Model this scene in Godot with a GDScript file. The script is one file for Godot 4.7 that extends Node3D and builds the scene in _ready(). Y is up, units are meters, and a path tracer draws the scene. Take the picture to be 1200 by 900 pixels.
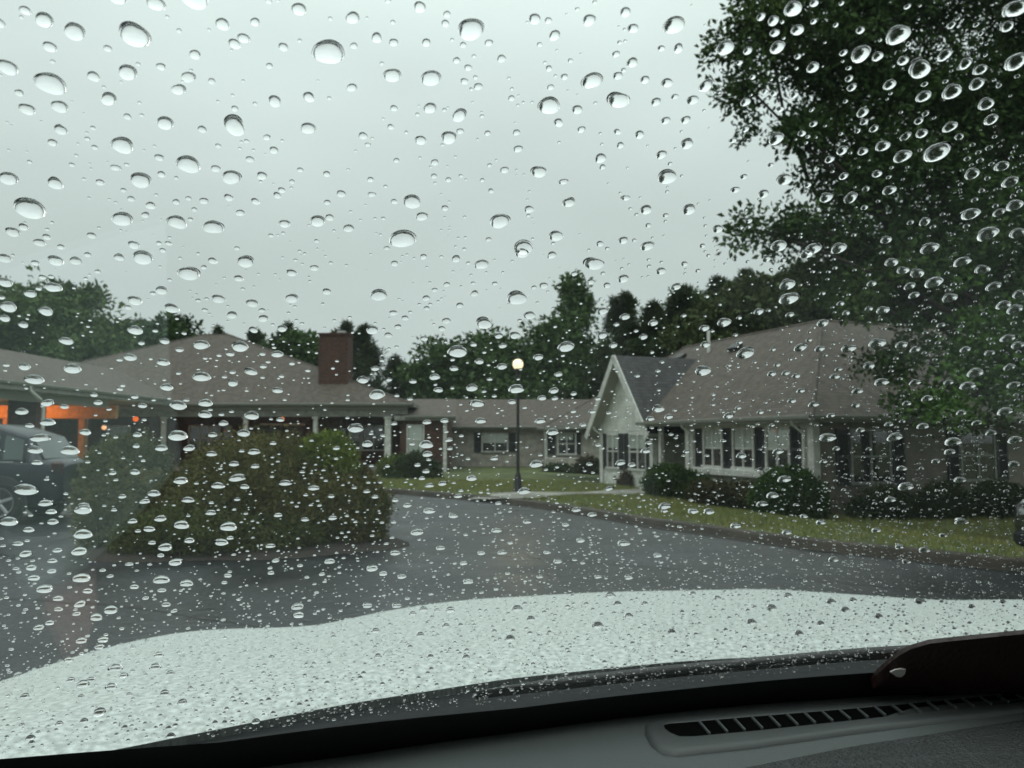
extends Node3D
# A parking court seen from the driver's seat through a windshield covered in rain.
# Sizes in metres. The eye is at (0, EYE, 0) looking along -z.

const EYE := 1.45
const F := 906.0               # focal length in pixels of the 1200 x 900 photograph
const PITCH := 0.0716
const K := 0.8                 # size of the cabin
var M := {}
var rng := RandomNumberGenerator.new()
var noise := FastNoiseLite.new()

# ------------------------------------------------------------------ small mesh builder
class MB:
	var v := PackedVector3Array()
	var n := PackedVector3Array()
	var uv := PackedVector2Array()
	var ix := PackedInt32Array()
	func tri(a: Vector3, b: Vector3, c: Vector3):
		var nn := (c - a).cross(b - a)
		if nn.length() < 1e-12: return
		nn = nn.normalized()
		var u := Vector3.UP.cross(nn)
		u = u.normalized() if u.length() > 0.01 else Vector3.RIGHT
		var w := nn.cross(u)
		var k := v.size()
		for p in [a, b, c]:
			v.append(p); n.append(nn); uv.append(Vector2(u.dot(p), -w.dot(p)))
		ix.append(k); ix.append(k + 1); ix.append(k + 2)
	func quad(a: Vector3, b: Vector3, c: Vector3, d: Vector3):
		tri(a, b, c); tri(a, c, d)
	func fan(p: Array):
		for i in range(1, p.size() - 1): tri(p[0], p[i], p[i + 1])
	# box: centre, full size, basis, bevel
	func box(c: Vector3, s: Vector3, b := Basis(), bev := 0.0):
		if bev <= 0.0:
			var x := b.x * s.x * 0.5
			var y := b.y * s.y * 0.5
			var z := b.z * s.z * 0.5
			quad(c - x + y + z, c + x + y + z, c + x - y + z, c - x - y + z)
			quad(c + x + y - z, c - x + y - z, c - x - y - z, c + x - y - z)
			quad(c - x + y - z, c + x + y - z, c + x + y + z, c - x + y + z)
			quad(c - x - y + z, c + x - y + z, c + x - y - z, c - x - y - z)
			quad(c + x + y + z, c + x + y - z, c + x - y - z, c + x - y + z)
			quad(c - x + y - z, c - x + y + z, c - x - y + z, c - x - y - z)
			return
		var h := s * 0.5
		var P := func(sx, sy, sz, ax):
			var q := Vector3(sx * (h.x - (0.0 if ax == 0 else bev)), sy * (h.y - (0.0 if ax == 1 else bev)), sz * (h.z - (0.0 if ax == 2 else bev)))
			return c + b * q
		for s1 in [-1, 1]:
			var f := [[P.call(s1, 1, -1, 0), P.call(s1, 1, 1, 0), P.call(s1, -1, 1, 0), P.call(s1, -1, -1, 0)],
				[P.call(-1, s1, -1, 1), P.call(1, s1, -1, 1), P.call(1, s1, 1, 1), P.call(-1, s1, 1, 1)],
				[P.call(1, 1, s1, 2), P.call(-1, 1, s1, 2), P.call(-1, -1, s1, 2), P.call(1, -1, s1, 2)]]
			for g in f: face_out(g, c)
			for s2 in [-1, 1]:
				face_out([P.call(s1, s2, -1, 0), P.call(s1, s2, 1, 0), P.call(s1, s2, 1, 1), P.call(s1, s2, -1, 1)], c)
				face_out([P.call(s1, -1, s2, 0), P.call(s1, 1, s2, 0), P.call(s1, 1, s2, 2), P.call(s1, -1, s2, 2)], c)
				face_out([P.call(-1, s1, s2, 1), P.call(1, s1, s2, 1), P.call(1, s1, s2, 2), P.call(-1, s1, s2, 2)], c)
				for s3 in [-1, 1]: face_out([P.call(s1, s2, s3, 0), P.call(s1, s2, s3, 1), P.call(s1, s2, s3, 2)], c)
	func face_out(p: Array, c: Vector3):
		var nn: Vector3 = (p[2] - p[0]).cross(p[1] - p[0])
		if nn.dot(p[0] - c) < 0.0: p.reverse()
		fan(p)
	# prism between a polygon and the same polygon moved by d
	func prism(p: Array, d: Vector3):
		var c := Vector3.ZERO
		for q in p: c += q
		c = c / p.size() + d * 0.5
		var flat := PackedVector2Array()
		var ax: Vector3 = (p[1] - p[0]).normalized()
		var ay := d.normalized().cross(ax)
		for q in p: flat.append(Vector2(ax.dot(q), ay.dot(q)))
		var t := Geometry2D.triangulate_polygon(flat)
		for i in range(0, t.size(), 3):
			for o in [Vector3.ZERO, d]:
				var a: Vector3 = p[t[i]] + o
				var b: Vector3 = p[t[i + 1]] + o
				var e: Vector3 = p[t[i + 2]] + o
				var out := d if o != Vector3.ZERO else -d
				if (e - a).cross(b - a).dot(out) < 0: tri(a, e, b)
				else: tri(a, b, e)
		var turn := 0.0
		for i in flat.size(): turn += flat[i].cross(flat[(i + 1) % flat.size()])
		for i in p.size():
			var a: Vector3 = p[i]
			var b: Vector3 = p[(i + 1) % p.size()]
			var s := (b - a).cross(d) * (1.0 if turn > 0 else -1.0)
			var want := s
			if (b + d - a).cross(b - a).dot(want) < 0: quad(a, a + d, b + d, b)
			else: quad(a, b, b + d, a + d)
	# smooth sheet over rows of points
	func sheet(rows: Array, flip := false, closed := false):
		var k := v.size()
		var R := rows.size()
		var C: int = rows[0].size()
		for r in R:
			for c in C:
				var p: Vector3 = rows[r][c]
				var cl := (c - 1 + C) % C if closed else maxi(c - 1, 0)
				var cr := (c + 1) % C if closed else mini(c + 1, C - 1)
				var du: Vector3 = rows[r][cr] - rows[r][cl]
				var dv: Vector3 = rows[mini(r + 1, R - 1)][c] - rows[maxi(r - 1, 0)][c]
				var nn := du.cross(dv)
				if nn.length() < 1e-14:
					dv = rows[mini(r + 1, R - 1)][cr] - rows[maxi(r - 1, 0)][cl]
					nn = du.cross(dv)
				nn = nn.normalized() if nn.length() > 1e-14 else Vector3.UP
				v.append(p); n.append(-nn if flip else nn)
				uv.append(Vector2(p.x, p.z))
		for r in R - 1:
			for c in (C if closed else C - 1):
				var c2 := (c + 1) % C
				var a := k + r * C + c
				var b := k + r * C + c2
				var d := a + C
				var e := b + C
				if flip: ix.append_array(PackedInt32Array([a, b, e, a, e, d]))
				else: ix.append_array(PackedInt32Array([a, e, b, a, d, e]))
	func tube(path: Array, rad: Array, seg := 8, caps := true):
		var rows := []
		for i in path.size():
			var d: Vector3 = (path[mini(i + 1, path.size() - 1)] - path[maxi(i - 1, 0)]).normalized()
			var x := d.cross(Vector3.UP if absf(d.y) < 0.9 else Vector3.RIGHT).normalized()
			var y := d.cross(x)
			var ring := []
			for k in seg:
				var a := TAU * k / seg
				ring.append(path[i] + (x * cos(a) + y * sin(a)) * rad[i])
			rows.append(ring)
		sheet(rows, false, true)
		if caps:
			for e in [0, path.size() - 1]:
				var g: Array = rows[e].duplicate()
				face_out(g, path[e] + (path[path.size() - 1 - e] - path[e]) * 0.01)
	func lathe(c: Vector3, prof: Array, seg := 16, axis := Vector3.UP):
		var x := axis.cross(Vector3.UP if absf(axis.y) < 0.9 else Vector3.RIGHT).normalized()
		var y := axis.cross(x)
		var rows := []
		for p in prof:
			var ring := []
			for k in seg:
				var a := TAU * k / seg
				ring.append(c + axis * p.y + (x * cos(a) + y * sin(a)) * maxf(p.x, 0.0004))
			rows.append(ring)
		sheet(rows, false, true)
	func mesh() -> ArrayMesh:
		var a := []
		a.resize(Mesh.ARRAY_MAX)
		a[Mesh.ARRAY_VERTEX] = v; a[Mesh.ARRAY_NORMAL] = n; a[Mesh.ARRAY_TEX_UV] = uv; a[Mesh.ARRAY_INDEX] = ix
		var m := ArrayMesh.new()
		m.add_surface_from_arrays(Mesh.PRIMITIVE_TRIANGLES, a)
		return m

func put(called: String, mb: MB, mat: Material, parent: Node = self, at := Vector3.ZERO) -> MeshInstance3D:
	var o := MeshInstance3D.new()
	o.name = called
	o.mesh = mb.mesh()
	o.mesh.surface_set_material(0, mat)
	parent.add_child(o, true)
	o.position = at
	return o

func tag(o: Node, label: String, category: String, group := ""):
	o.set_meta("label", label); o.set_meta("category", category)
	if group: o.set_meta("group", group)

func thing(called: String, label: String, category: String, at := Vector3.ZERO, turn := 0.0, group := "") -> Node3D:
	var o := Node3D.new()
	o.name = called
	add_child(o, true)
	o.position = at; o.rotation.y = turn
	tag(o, label, category, group)
	return o

func struct(called: String, mb: MB, mat: Material) -> MeshInstance3D:
	var o := put(called, mb, mat)
	o.set_meta("kind", "structure")
	return o

# ------------------------------------------------------------------ where things stand
func ray(px: float, py: float) -> Vector3:
	var y := -(py - 450.0) / F
	return Vector3((px - 600.0) / F, y * cos(PITCH) + sin(PITCH), -(cos(PITCH) - y * sin(PITCH)))

func at(px: float, py: float, depth: float) -> Vector3:
	var d := ray(px, py)
	return Vector3(0, EYE, 0) + d * (depth / -d.z)

func on_y(px: float, py: float, y: float) -> Vector3:
	var d := ray(px, py)
	return Vector3(0, EYE, 0) + d * ((y - EYE) / d.y)

func seen_at(p: Vector3) -> Vector2:
	var y := (p.y - EYE) * cos(PITCH) + p.z * sin(PITCH)
	var z := -p.z * cos(PITCH) + (p.y - EYE) * sin(PITCH)
	return Vector2(600.0 + F * p.x / z, 450.0 - F * y / z)

# windshield: s runs across the car, t up the glass; both in metres
const YAW := -0.142758
const TAU0 := 0.809107
func glass(s: float, t: float, off := 0.0) -> Vector3:
	var a := s / K
	var b := t / K
	var fz := 1.046832 - (a - 0.506006) * (a - 0.506006) / 2.988677 - cos(TAU0) * b - sin(TAU0) * b * b / 4.495806
	var y := -0.3 + sin(TAU0) * b - cos(TAU0) * b * b / 4.495806
	var f := Vector3(-sin(YAW), 0, -cos(YAW))
	var r := Vector3(cos(YAW), 0, -sin(YAW))
	var p := Vector3(0, EYE, 0) + (f * fz + r * a + Vector3.UP * y) * K
	if off != 0.0: p += glass_frame(s, t).z * off
	return p

func glass_frame(s: float, t: float) -> Basis:      # x across, y up the glass, z out of the car
	var e := 0.001
	var a := (glass(s + e, t) - glass(s - e, t)).normalized()
	var b := (glass(s, t + e) - glass(s, t - e))
	b = (b - a * a.dot(b)).normalized()
	return Basis(-a, b, b.cross(a))

func glass_hit(px: float, py: float) -> Vector2:
	var s := 0.05
	var t := 0.35
	for i in 30:
		var e := 0.0005
		var p := seen_at(glass(s, t))
		var r := Vector2(px, py) - p
		var js := (seen_at(glass(s + e, t)) - p) / e
		var jt := (seen_at(glass(s, t + e)) - p) / e
		var det := js.x * jt.y - js.y * jt.x
		var ds := (r.x * jt.y - r.y * jt.x) / det
		var dt := (js.x * r.y - js.y * r.x) / det
		var m := maxf(absf(ds), absf(dt))
		if m > 0.12: ds *= 0.12 / m; dt *= 0.12 / m
		s += ds; t += dt
		if m < 1e-6: break
	return Vector2(s, t)

# ------------------------------------------------------------------ materials
func lin(r: float, g: float, b: float) -> Color:
	return Color(r, g, b).linear_to_srgb()

func mat(r: float, g: float, b: float, rough := 0.8, tex: Texture2D = null, scale := 1.0, tri := true) -> StandardMaterial3D:
	var m := StandardMaterial3D.new()
	m.albedo_color = lin(r, g, b)
	m.roughness = rough
	if tex:
		m.albedo_texture = tex
		m.uv1_scale = Vector3.ONE * scale
		m.uv1_triplanar = tri
		m.uv1_world_triplanar = tri
	return m

func noise_tex(freq: float, lo: float, hi: float, seed_ := 1, oct := 4, size := 512, normal := false, bump := 4.0, kind := FastNoiseLite.TYPE_SIMPLEX_SMOOTH) -> NoiseTexture2D:
	var t := NoiseTexture2D.new()
	t.width = size; t.height = size; t.seamless = true
	var q := FastNoiseLite.new()
	q.seed = seed_; q.frequency = freq; q.fractal_octaves = oct; q.noise_type = kind
	t.noise = q
	if normal:
		t.as_normal_map = true; t.bump_strength = bump
	else:
		var g := Gradient.new()
		g.set_color(0, Color(lo, lo, lo)); g.set_color(1, Color(hi, hi, hi))
		t.color_ramp = g
	return t

func add_normal(m: StandardMaterial3D, t: Texture2D, amount := 1.0):
	m.normal_enabled = true; m.normal_texture = t; m.normal_scale = amount

func shingle_tex() -> ImageTexture:
	var im := Image.create(512, 512, true, Image.FORMAT_RGB8)
	var r := RandomNumberGenerator.new()
	r.seed = 5
	var rows := 16
	var rh := 512 / rows
	for j in rows:
		var x := -r.randi_range(0, 40)
		while x < 512:
			var w := r.randi_range(22, 46)
			var g := r.randf_range(0.76, 1.0)
			var c := Color(g, g * r.randf_range(0.96, 1.0), g * r.randf_range(0.92, 1.0))
			im.fill_rect(Rect2i(maxi(x, 0), j * rh, mini(w, 512 - maxi(x, 0)), rh), c)
			x += w
		im.fill_rect(Rect2i(0, j * rh + rh - 4, 512, 4), Color(0.5, 0.49, 0.48))
	for i in 9000:
		var px := r.randi_range(0, 511)
		var py := r.randi_range(0, 511)
		var c2 := im.get_pixel(px, py) * r.randf_range(0.8, 1.18)
		im.set_pixel(px, py, Color(c2.r, c2.g, c2.b))
	im.generate_mipmaps()
	return ImageTexture.create_from_image(im)

func brick_tex() -> ImageTexture:
	var im := Image.create(512, 512, true, Image.FORMAT_RGB8)
	im.fill(Color(0.62, 0.58, 0.55))
	var r := RandomNumberGenerator.new()
	r.seed = 8
	for j in 16:
		for i in range(-1, 8):
			var g := r.randf_range(0.62, 1.0)
			var rc := Rect2i(i * 64 + (32 if j % 2 else 0), j * 32, 58, 26).intersection(Rect2i(0, 0, 512, 512))
			if rc.size.x > 0: im.fill_rect(rc, Color(g, g * r.randf_range(0.5, 0.62), g * r.randf_range(0.4, 0.52)))
	im.generate_mipmaps()
	return ImageTexture.create_from_image(im)

func sky_image() -> ImageTexture:
	var im := Image.create(1024, 512, false, Image.FORMAT_RGBF)
	var q := FastNoiseLite.new()
	q.seed = 21; q.frequency = 1.1; q.fractal_octaves = 4
	for j in 512:
		var el := (0.5 - (j + 0.5) / 512.0) * PI
		for i in 1024:
			var az := (i + 0.5) / 1024.0 * TAU
			var d := Vector3(cos(az) * cos(el), sin(el) * 2.2, sin(az) * cos(el))
			var k := SKY_LOW + (SKY_HIGH - SKY_LOW) * pow(maxf(sin(maxf(el, 0.0)), 0.0), 2.4)
			k *= 1.0 + 0.11 * q.get_noise_3dv(d) + 0.05 * q.get_noise_3dv(d * 2.7 + Vector3(9, 3, 1))
			if el < 0: k = SKY_LOW * 0.6
			im.set_pixel(i, j, Color(k * 0.855, k, k * 0.962))
	return ImageTexture.create_from_image(im)

const SKY_LOW := 0.67
const SKY_HIGH := 2.3

func glass_mat(alpha := 0.03) -> StandardMaterial3D:
	var m := StandardMaterial3D.new()
	m.transparency = BaseMaterial3D.TRANSPARENCY_ALPHA
	m.albedo_color = Color(0.9, 0.95, 0.93, alpha)
	m.roughness = 0.0
	return m

func materials():
	var soft := noise_tex(0.012, 0.72, 1.0, 3)
	var fine := noise_tex(0.05, 0.8, 1.0, 4)
	var blotch := noise_tex(0.006, 0.55, 1.0, 6, 5)
	M.soft = soft
	M.asphalt = mat(0.021, 0.026, 0.029, 0.5, blotch, 0.16)
	M.asphalt.roughness_texture = noise_tex(0.007, 0.45, 1.0, 9, 5)
	M.asphalt.roughness = 0.56
	add_normal(M.asphalt, noise_tex(0.09, 0, 1, 11, 4, 512, true, 2.0), 0.35)
	M.tar = mat(0.018, 0.019, 0.02, 0.4)
	M.lawn = mat(0.11, 0.135, 0.035, 1.0, blotch, 0.21)
	M.grass = mat(1, 1, 1, 0.9); M.grass.vertex_color_use_as_albedo = true
	M.mulch = mat(0.03, 0.024, 0.018, 1.0, fine, 1.3)
	M.curb = mat(0.085, 0.07, 0.052, 0.8, blotch, 0.5)
	M.concrete = mat(0.36, 0.345, 0.3, 0.7, blotch, 0.3)
	M.shingle = mat(0.1, 0.083, 0.068, 0.8, shingle_tex(), 0.42, false)
	M.shingle_slate = mat(0.048, 0.05, 0.054, 0.75, M.shingle.albedo_texture, 0.42, false)
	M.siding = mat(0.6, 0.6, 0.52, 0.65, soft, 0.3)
	M.siding_white = mat(0.84, 0.86, 0.79, 0.6, soft, 0.3)
	M.siding_beige = mat(0.46, 0.43, 0.37, 0.7, soft, 0.3)
	M.siding_shaded = mat(0.25, 0.225, 0.18, 0.7, soft, 0.3)  # cottage side siding, darkened so the colour holds the tree shade
	M.frame_shaded = mat(0.36, 0.37, 0.34, 0.6, soft, 0.5)  # window trim dimmed to hold the shade on that wall
	M.trim = mat(0.74, 0.75, 0.7, 0.5, soft, 0.5)
	M.fascia = mat(0.3, 0.3, 0.27, 0.6, soft, 0.4)
	M.soffit = mat(0.34, 0.33, 0.28, 0.8)
	M.shutter = mat(0.022, 0.025, 0.028, 0.5)
	M.pale_sheet = mat(0.42, 0.46, 0.42, 0.8)
	M.unlit_room = mat(0.02, 0.02, 0.02, 0.9)  # near-black stands for the shade inside the rooms
	M.pane = glass_mat(0.0)
	M.brick = mat(0.11, 0.12, 0.1, 0.85, brick_tex(), 1.0, false)
	M.brick_brown = mat(0.11, 0.09, 0.08, 0.85, M.brick.albedo_texture, 1.0, false)
	M.door = mat(0.03, 0.03, 0.03, 0.4)
	M.wood = mat(0.52, 0.27, 0.09, 0.6, soft, 0.6)
	M.gutter = mat(0.3, 0.31, 0.29, 0.4)
	M.metal_black = mat(0.012, 0.012, 0.013, 0.4)
	M.bark = mat(0.06, 0.048, 0.038, 0.95, fine, 1.5)
	add_normal(M.bark, noise_tex(0.04, 0, 1, 12, 4, 256, true, 8.0), 1.0)
	M.leaf = mat(1, 1, 1, 0.7); M.leaf.metallic_specular = 0.25; M.leaf.vertex_color_use_as_albedo = true
	M.leaf.backlight_enabled = true; M.leaf.backlight = Color(0.3, 0.3, 0.2)
	# car
	M.hood = mat(0.67, 0.715, 0.69, 0.5, noise_tex(0.024, 0.7, 1.0, 31, 5), 5.0, false)
	add_normal(M.hood, noise_tex(0.035, 0, 1, 32, 4, 512, true, 9.0), 0.28)
	M.hood.uv1_scale = Vector3(7, 7, 7)
	M.hood.metallic_specular = 0.3
	M.plastic = mat(0.014, 0.016, 0.017, 0.75); M.plastic.metallic_specular = 0.3
	add_normal(M.plastic, noise_tex(0.12, 0, 1, 14, 2, 256, true, 3.0), 0.3)
	M.frit = mat(0.003, 0.003, 0.0035, 0.5)
	M.dash = mat(0.055, 0.063, 0.062, 0.62)
	M.dash.uv1_triplanar = true; M.dash.uv1_world_triplanar = true; M.dash.uv1_scale = Vector3.ONE * 9.0
	add_normal(M.dash, noise_tex(0.09, 0, 1, 15, 2, 512, true, 5.0), 0.25)
	M.dash_grain = mat(0.022, 0.025, 0.025, 0.5)
	M.dash_grain.uv1_triplanar = true; M.dash_grain.uv1_world_triplanar = true; M.dash_grain.uv1_scale = Vector3.ONE * 7.0
	add_normal(M.dash_grain, noise_tex(0.09, 0, 1, 16, 2, 512, true, 14.0, FastNoiseLite.TYPE_CELLULAR), 1.2)
	M.vent_frame = mat(0.038, 0.043, 0.043, 0.5)
	M.vent_shade = mat(0.003, 0.003, 0.003, 0.9); M.vent_shade.metallic_specular = 0.0  # near-black stands for the shade down in the vent slot
	M.fin = mat(0.07, 0.08, 0.08, 0.45)
	M.liner = mat(0.22, 0.22, 0.21, 0.95)
	M.cabin = mat(0.035, 0.037, 0.038, 0.8)
	M.windshield = glass_mat(0.012)
	M.leather = mat(0.02, 0.007, 0.0055, 0.5)
	add_normal(M.leather, noise_tex(0.08, 0, 1, 17, 3, 256, true, 4.0), 0.4)
	M.leather.uv1_triplanar = true; M.leather.uv1_scale = Vector3.ONE * 6.0
	M.pale = mat(0.55, 0.52, 0.48, 0.6)
	M.cloth = mat(0.3, 0.37, 0.355, 0.95)
	M.net = mat(0.24, 0.28, 0.33, 0.8)
	M.net_hole = mat(0.05, 0.06, 0.075, 0.8)
	M.pink = mat(0.4, 0.24, 0.21, 0.8)
	M.water = StandardMaterial3D.new()
	M.water.refraction_enabled = true; M.water.refraction_scale = 0.033
	M.water.albedo_color = Color(1, 1, 1, 0.0); M.water.roughness = 0.0
	M.paint_dark = mat(0.01, 0.014, 0.02, 0.4)
	M.paint_dark.clearcoat_enabled = true; M.paint_dark.clearcoat = 0.35; M.paint_dark.metallic_specular = 0.3; M.paint_dark.clearcoat_roughness = 0.04
	M.paint_black = mat(0.012, 0.013, 0.015, 0.25)
	M.paint_black.clearcoat_enabled = true; M.paint_black.clearcoat_roughness = 0.04
	M.car_glass = mat(0.035, 0.055, 0.052, 0.03); M.car_glass.metallic_specular = 0.9
	M.tyre = mat(0.012, 0.012, 0.012, 0.85)
	M.rim = mat(0.45, 0.46, 0.47, 0.25); M.rim.metallic = 0.8
	M.chrome = mat(0.6, 0.62, 0.63, 0.15); M.chrome.metallic = 1.0
	M.lens_clear = mat(0.6, 0.64, 0.66, 0.08); M.lens_clear.metallic = 0.4
	M.lens_red = mat(0.035, 0.007, 0.008, 0.3)
	M.vinyl_pipe = mat(0.66, 0.67, 0.63, 0.4)

func glow(r: float, g: float, b: float, e: float) -> StandardMaterial3D:
	var m := mat(r, g, b, 0.5)
	m.emission_enabled = true; m.emission = lin(r, g, b); m.emission_energy_multiplier = e
	return m

# ------------------------------------------------------------------ ground
var kerb_line := []            # edge of the asphalt, all the way round
const HUB := Vector3(-3.0, 0, -8.0)

func g(x: float, d: float) -> Vector3: return Vector3(x, 0, -d)

func smooth(a: float, b: float, x: float) -> float:
	var k := clampf((x - a) / (b - a), 0.0, 1.0)
	return k * k * (3.0 - 2.0 * k)

func kerb_at(dir: Vector3) -> float:          # distance from HUB to the edge of the asphalt in a direction
	var best := 40.0
	var d2 := Vector2(dir.x, dir.z)
	for i in kerb_line.size():
		var a: Vector3 = kerb_line[i] - HUB
		var b: Vector3 = kerb_line[(i + 1) % kerb_line.size()] - HUB
		var hit = Geometry2D.segment_intersects_segment(Vector2.ZERO, d2 * 300.0, Vector2(a.x, a.z), Vector2(b.x, b.z))
		if hit != null: best = (hit as Vector2).length()
	return best

func rise(p: Vector3, sd: float) -> float:    # height of the lawn at sd metres beyond the kerb
	var amp := lerpf(0.22, 0.55, smooth(1.5, 8.0, p.x)) * smooth(-40.0, -8.0, p.x)
	var h := 0.12 - amp * smooth(0.8, 6.5, sd)
	h += 0.05 * noise.get_noise_2d(p.x * 6.0, p.z * 6.0) * smooth(0.5, 3.0, sd)
	return h

func ground_y(x: float, d: float) -> float:
	var p := g(x, d) - HUB
	var sd := p.length() - kerb_at(p.normalized())
	return rise(g(x, d), sd) if sd > 0.0 else 0.0

func build_ground():
	kerb_line = [g(24, -14), g(20, 6.5), g(12, 7.7), g(7.6, 8.25), g(6.3, 8.4), g(5.62, 8.65), g(4.8, 9.55), g(3.98, 10.35), g(3.2, 11.6), g(2.3, 13.1), g(1.6, 14.6), g(0.95, 15.9), g(0.35, 16.9), g(-0.1, 17.6),
		g(-0.6, 18.2), g(-1.73, 19.5), g(-3.1, 20.8), g(-5.0, 22.0), g(-7.6, 23.0), g(-13, 24.0), g(-20, 24.3), g(-34, 24.5), g(-44, 10), g(-40, -10), g(-10, -24)]
	# asphalt
	var mb := MB.new()
	var ring := []
	for i in kerb_line.size(): ring.append(kerb_line[i])
	for i in ring.size():
		mb.tri(HUB, ring[i], ring[(i + 1) % ring.size()])
	struct("road", mb, M.asphalt)
	# lawn out to the horizon, as rings beyond the kerb
	var dirs := []
	for i in ring.size():
		var a: Vector3 = ring[i]
		var b: Vector3 = ring[(i + 1) % ring.size()]
		var steps := maxi(1, int(a.distance_to(b) / 0.7))
		for k in steps: dirs.append(a.lerp(b, float(k) / steps))
	dirs.append(dirs[0])
	var outs := [0.14, 0.5, 1.0, 1.7, 2.6, 3.6, 4.8, 6.2, 8.0, 10.5, 14.0, 19.0, 27.0, 40.0, 70.0, 140.0, 420.0]
	var rows := []
	for sd in outs:
		var row := []
		for p in dirs:
			var q: Vector3 = p + (p - HUB).normalized() * sd
			q.y = rise(q, sd)
			row.append(q)
		rows.append(row)
	mb = MB.new()
	mb.sheet(rows)
	struct("lawn", mb, M.lawn)
	# kerb
	mb = MB.new()
	var sect := [Vector2(0.0, -0.02), Vector2(0.02, 0.1), Vector2(0.05, 0.125), Vector2(0.16, 0.13), Vector2(0.17, 0.02)]
	rows = []
	for q in sect:
		var row := []
		for p in dirs: row.append(p + (p - HUB).normalized() * q.x + Vector3.UP * q.y)
		rows.append(row)
	mb.sheet(rows)
	struct("kerb", mb, M.curb)
	# gutter of dead leaves and needles against the kerb
	mb = MB.new()
	rows = []
	for q in [-0.28, 0.0]:
		var row := []
		for i in dirs.size():
			var p: Vector3 = dirs[i]
			var w: float = q * (0.55 + 0.6 * absf(noise.get_noise_1d(i * 9.0)))
			row.append(p + (p - HUB).normalized() * w + Vector3.UP * 0.006)
		rows.append(row)
	mb.sheet(rows)
	struct("gutter_of_road", mb, M.mulch)
	# seams in the asphalt
	for path in [[g(-5.9, 7.4), g(-3.4, 6.9), g(-1.8, 6.0), g(0.4, 5.4)], [g(-9, 15), g(-4, 14.6), g(-1.2, 15.4), g(1.2, 15.0)], [g(0.5, 9.4), g(2.2, 8.6), g(4.6, 7.2)]]:
		mb = MB.new()
		var rw := [[], []]
		var cv := Curve3D.new()
		for p in path: cv.add_point(p)
		var n := int(cv.get_baked_length() / 0.25)
		for i in n + 1:
			var p := cv.sample_baked(cv.get_baked_length() * i / n)
			p += Vector3(noise.get_noise_1d(i * 11.0), 0, noise.get_noise_1d(i * 13.0 + 40.0)) * 0.12
			var w := 0.012 + 0.012 * absf(noise.get_noise_1d(i * 7.0))
			rw[0].append(p + Vector3(0, 0.004, -w)); rw[1].append(p + Vector3(0, 0.004, w))
		mb.sheet(rw, true)
		struct("road_seam", mb, M.tar)
	# concrete path to the cottage door, with its apron at the kerb
	mb = MB.new()
	var line := [Vector2(-0.25, 17.75), Vector2(0.2, 18.35), Vector2(0.9, 19.2), Vector2(1.7, 20.4), Vector2(2.5, 21.8), Vector2(3.4, 23.4), Vector2(4.4, 25.0), Vector2(5.6, 26.2)]
	var wide := [1.0, 0.85, 0.62, 0.55, 0.55, 0.55, 0.55, 0.55]
	var rr := [[], []]
	for i in line.size():
		var d: Vector2 = (line[mini(i + 1, line.size() - 1)] - line[maxi(i - 1, 0)]).normalized()
		var s = Vector2(d.y, -d.x) * wide[i]
		for e in 2:
			var q: Vector2 = line[i] + s * (1.0 if e == 0 else -1.0)
			rr[e].append(Vector3(q.x, ground_y(q.x, q.y) + 0.05, -q.y))
	mb.sheet(rr, true)
	struct("path", mb, M.concrete)

func grass_blades():
	var mb := MB.new()
	for i in 9:
		var a := rng.randf() * TAU
		var p := Vector3(cos(a), 0, sin(a)) * rng.randf() * 0.07
		var h := rng.randf_range(0.04, 0.085)
		var lean := Vector3(rng.randf_range(-1, 1), 0, rng.randf_range(-1, 1)) * 0.03
		var s := Vector3(cos(a + 1.5), 0, sin(a + 1.5)) * 0.006
		mb.tri(p - s, p + lean + Vector3.UP * h, p + s)
	var mm := MultiMesh.new()
	mm.transform_format = MultiMesh.TRANSFORM_3D
	mm.use_colors = true
	mm.mesh = mb.mesh()
	mm.mesh.surface_set_material(0, M.grass)
	var spots := []
	var tries := 0
	while spots.size() < 15000 and tries < 60000:
		tries += 1
		var x := rng.randf_range(-5.5, 12.0)
		var d := rng.randf_range(5.0, 30.0)
		if absf(x) > d * 0.75: continue
		var p := g(x, d) - HUB
		var sd := p.length() - kerb_at(p.normalized())
		if sd < 0.15 or sd > 11.0: continue
		if x > -0.9 and x < 5.6 and d > 16.0:          # not on the path
			var pd := along([Vector2(-0.25, 17.75), Vector2(0.2, 18.35), Vector2(0.9, 19.2), Vector2(1.7, 20.4), Vector2(2.5, 21.8), Vector2(3.4, 23.4), Vector2(4.4, 25.0), Vector2(5.6, 26.2)], x)
			if absf(d - pd) < 1.0 + 0.3 * noise.get_noise_1d(x * 30.0): continue
		if noise.get_noise_2d(x * 25.0, d * 25.0) < -0.25 and rng.randf() < 0.6: continue
		spots.append(Vector3(x, rise(g(x, d), sd), -d))
	mm.instance_count = spots.size()
	for i in spots.size():
		var b := Basis(Vector3.UP, rng.randf() * TAU).scaled(Vector3.ONE * rng.randf_range(0.7, 1.5))
		mm.set_instance_transform(i, Transform3D(b, spots[i]))
		var k := rng.randf()
		var t := 0.5 + 0.5 * noise.get_noise_2d(spots[i].x * 12.0, spots[i].z * 12.0)
		mm.set_instance_color(i, Color(0.125 + 0.075 * k + 0.05 * t, 0.175 + 0.055 * k, 0.055 + 0.018 * k))
	var o := MultiMeshInstance3D.new()
	o.name = "grass"
	o.multimesh = mm
	add_child(o, true)
	tag(o, "short yellowing wet grass on the lawn behind the kerb", "grass")
	o.set_meta("kind", "stuff")

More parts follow.
